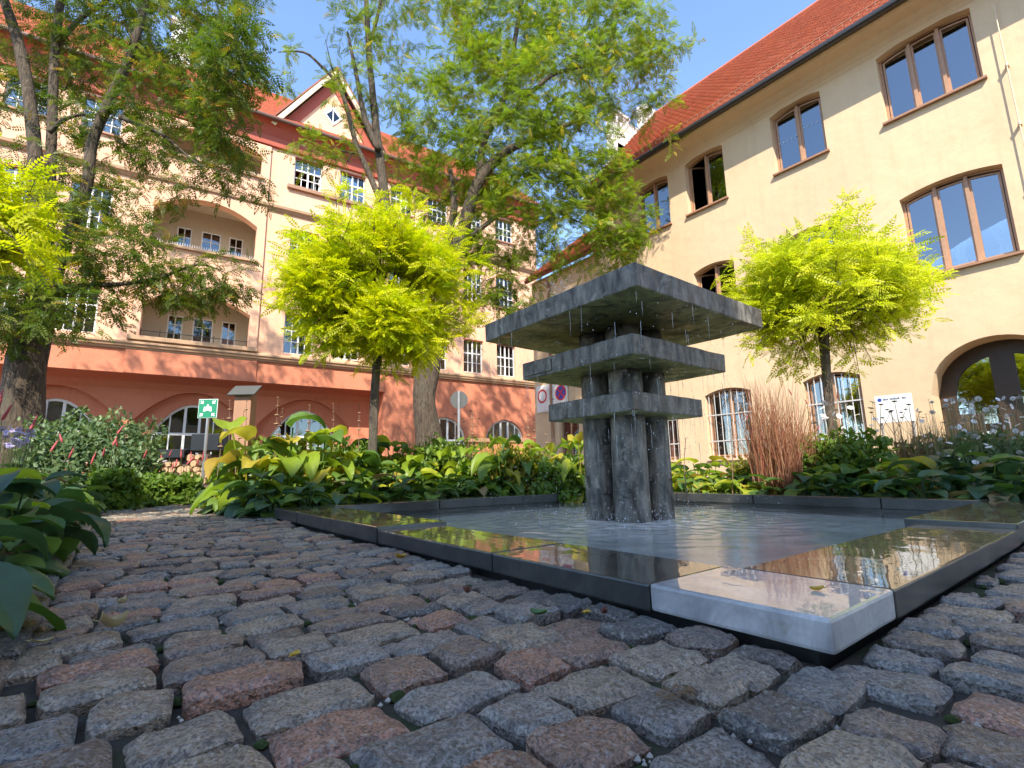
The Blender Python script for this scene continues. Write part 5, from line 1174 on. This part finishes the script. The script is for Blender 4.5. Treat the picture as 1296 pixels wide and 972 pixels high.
# round sign seen from behind, on its post
c = at(581, 506, 11.4); rs_ = tag(empty('round_sign', (c.x, c.y, 0), yaw-math.pi/2), 'round traffic sign seen from its grey back in front of the terracotta wall', 'sign')
m = MB(); m.tube([(0, -.04, -.05), (0, -.04, c.z+.2)], .03, 10); m.build('post', 'steel', rs_)
m = MB(); m.prism([(.205*math.cos(k*math.pi/12), c.z+.205*math.sin(k*math.pi/12)) for k in range(24)], 0, .02); m.build('sign_disc', 'grey', rs_)
# grey lectern board in the bed
c = at(309, 494, 7.6); lb = tag(empty('information_board', (c.x, c.y, 0), yaw-math.pi/2), 'grey slanted information board on a brown pedestal behind the yellowing hostas', 'sign')
m = MB(); m.box(-.13, .13, -.02, .16, -.05, c.z-.03); m.build('pedestal', 'sill', lb, bevel=.01)
m = MB(); m.box(-.21, .21, -.14, .14, -.012, .012); o = m.build('board', 'grey', lb, bevel=.004); o.location = (0, .02, c.z); o.rotation_euler = (R(38), 0, 0)
# white notice board on the ochre wall side
c = at(1131, 512, 8.4); nb_ = tag(empty('notice_board', (c.x, c.y, 0), -math.pi/2), 'white notice board with a blue emblem and a line of text before the ochre wall', 'sign')
m = MB(); m.box(-.26, .26, 0, .02, c.z-.30, c.z+.17); m.build('board', 'white', nb_, bevel=.003)
for sx in (-.22, .22): m = MB(); m.tube([(sx, .04, -.05), (sx, .04, c.z+.12)], .018, 8); m.build('post', 'steel', nb_)
m = MB(); m.prism([(-.19+.03*math.cos(k*math.pi/6), c.z+.10+.03*math.sin(k*math.pi/6)) for k in range(12)], -.004, -.001); m.build('emblem', 'signblue', nb_)
m = MB(); x = -.14
for wlen in (.08, .15, .06):      # the unreadable line of small print
    for k in range(int(wlen/.02)): m.box(x+k*.02, x+k*.02+.014, -.004, -.001, c.z+.088, c.z+.088+(.024 if (k*7+int(wlen*100)) % 3 else .03))
    x += wlen+.02
m.build('text_line', 'ink', nb_)
# no-stopping signs on the annexe wall
c = at(695, 499, 12.45/at(695, 499, 1.0).x); ns_ = tag(empty('parking_sign_panel', (12.5, c.y, 0), -math.pi/2), 'white panel with red ring and blue no-stopping disc on the annexe wall', 'sign')
m = MB(); m.box(-.85, .85, .06, .1, c.z-.62, c.z+.42); m.build('panel', 'white', ns_)
def disc(name, x, z, r0, r1, y0, mat):
    m = MB(); n_ = 24
    if r1: m.ring([(x+r0*math.cos(k*2*math.pi/n_), z+r0*math.sin(k*2*math.pi/n_)) for k in range(n_)], [(x+r1*math.cos(k*2*math.pi/n_), z+r1*math.sin(k*2*math.pi/n_)) for k in range(n_)], y0, y0+.004)
    else: m.prism([(x+r0*math.cos(k*2*math.pi/n_), z+r0*math.sin(k*2*math.pi/n_)) for k in range(n_)], y0, y0+.004)
    m.build(name, mat, ns_)
disc('red_ring', -.52, c.z, .27, .2, .054, 'signred'); disc('blue_disc', .52, c.z, .26, .0, .054, 'signblue'); disc('red_ring', .52, c.z, .29, .24, .048, 'signred')
m = MB(); m.prism([(.52-.19, c.z-.15), (.52-.15, c.z-.19), (.52+.19, c.z+.15), (.52+.15, c.z+.19)], .047, .0525); m.prism([(.52-.19, c.z+.15), (.52-.15, c.z+.19), (.52+.19, c.z-.15), (.52+.15, c.z-.19)], .045, .0465); m.build('red_cross', 'signred', ns_)
m = MB(); m.box(-.10, -.04, .055, .0595, c.z-.22, c.z+.24); m.box(-.10, .12, .055, .0592, c.z-.22, c.z-.16); m.build('letter', 'ink', ns_)
# low garden wall with dark coping behind the bed
a_, b_ = at(592, 560, 12.5), at(668, 560, 13.0); a_.z = b_.z = 0; L = (b_-a_).length
lw = tag(empty('garden_wall', a_, math.atan2(b_.y-a_.y, b_.x-a_.x)), 'low terracotta garden wall with dark stone coping behind the yellow tuft', 'wall')
m = MB(); m.box(0, L, 0, .25, -.05, 1.12); m.build('wall', 'red', lw); m = MB(); m.box(-.04, L+.04, -.05, .3, 1.122, 1.22); m.build('coping', 'sill', lw, bevel=.01)

# ------------------------------------------------------------------ fallen leaves and twigs on the stones
def fallen(px, py, z, L, W, mat, label, curl=.4, rz=None, name='fallen_leaf'):
    p = gnd(px, py, z); m = MB(); n_ = 6; V = []
    for i in range(n_+1):
        t = i/n_; wv = W*math.sin(math.pi*min(1, t*.94+.04))**.8
        for u in (-1, -.4, .4, 1): V.append(((t-.5)*L, u*wv/2, curl*W*(u*u*.5)+.25*curl*L*(2*t-1)**2+.002))
    m.add(V, [(i*4+j_, i*4+j_+1, i*4+5+j_, i*4+4+j_) for i in range(n_) for j_ in range(3)]); m.tube([(-.5*L, 0, .25*curl*L+.002), (-.5*L-.3*L, 0, .004+.3*curl*L)], [.0012, .0008], 4)
    me = m.mesh('leaf', mat, True); o = link(name, me); o.location = p; o.rotation_euler = (hr.gauss(0, .1), hr.gauss(0, .1), hr.uniform(0, 6) if rz is None else rz); tag(o, label, 'leaf', 'fallen leaves'); return o
fallen(373, 831, .006, .034, .02, 'leafyellow', 'yellow fallen leaf on a tan cobble in the left foreground', .4, .9)
fallen(1035, 748, .071, .03, .026, 'leafyellow', 'yellow fallen leaf lying on the wet marble corner slab', .5, 2.2)
fallen(742, 777, .004, .04, .024, 'leafyellow', 'yellow fallen leaf on the cobbles beside the pool rim', .3, .6)
fallen(765, 778, .006, .03, .02, 'leafbrown', 'small reddish curled leaf beside the yellow leaf near the pool rim', .9, .5)
fallen(140, 797, .006, .055, .035, 'leaftan', 'pale rolled-up leaf on the cobbles near the left kerb', 1.3, .4)
fallen(155, 765, .004, .04, .025, 'leaftan', 'pale curled leaf a little behind the rolled-up one', .9, 1.1)
fallen(52, 815, .004, .04, .018, 'leaftan', 'thin tan leaf in the joint by the kerb stones', .6, .4)
fallen(682, 779, .004, .045, .035, 'leafgreen', 'torn green leaf between the cobbles left of the pool rim', .5, 2.0)
fallen(592, 752, .006, .035, .025, 'leafbrown', 'dark red leaf standing on the cobbles in the middle', 1.1, 1.4)
fallen(507, 708, .006, .05, .035, 'leafyellow', 'yellow leaf on the path near the pool rim', .8, .2)
fallen(1095, 706, .0, .06, .045, 'leafbrown', 'brown leaf drifting in the pool near the right rim', .5, .2)
fallen(268, 690, .006, .04, .03, 'leaftan', 'ochre leaf in the middle of the path', .6, .2)
# the feathery twig lying in front of the marble corner
p = gnd(805, 878, .004); tv, tf = pinnate(9, .2, .085, True); m = MB(); m.add([(x*.13, y_*.13, z*.1+.016) for x, y_, z in tv], tf)
o = link('robinia_leaf', m.mesh('robinia_leaf', 'straw')); o.location = p-Vector((.03, .06, 0)); o.rotation_euler = (0, 0, .15); tag(o, 'feathery grey-green fallen robinia leaf on the cobbles before the marble corner', 'leaf', 'fallen leaves')
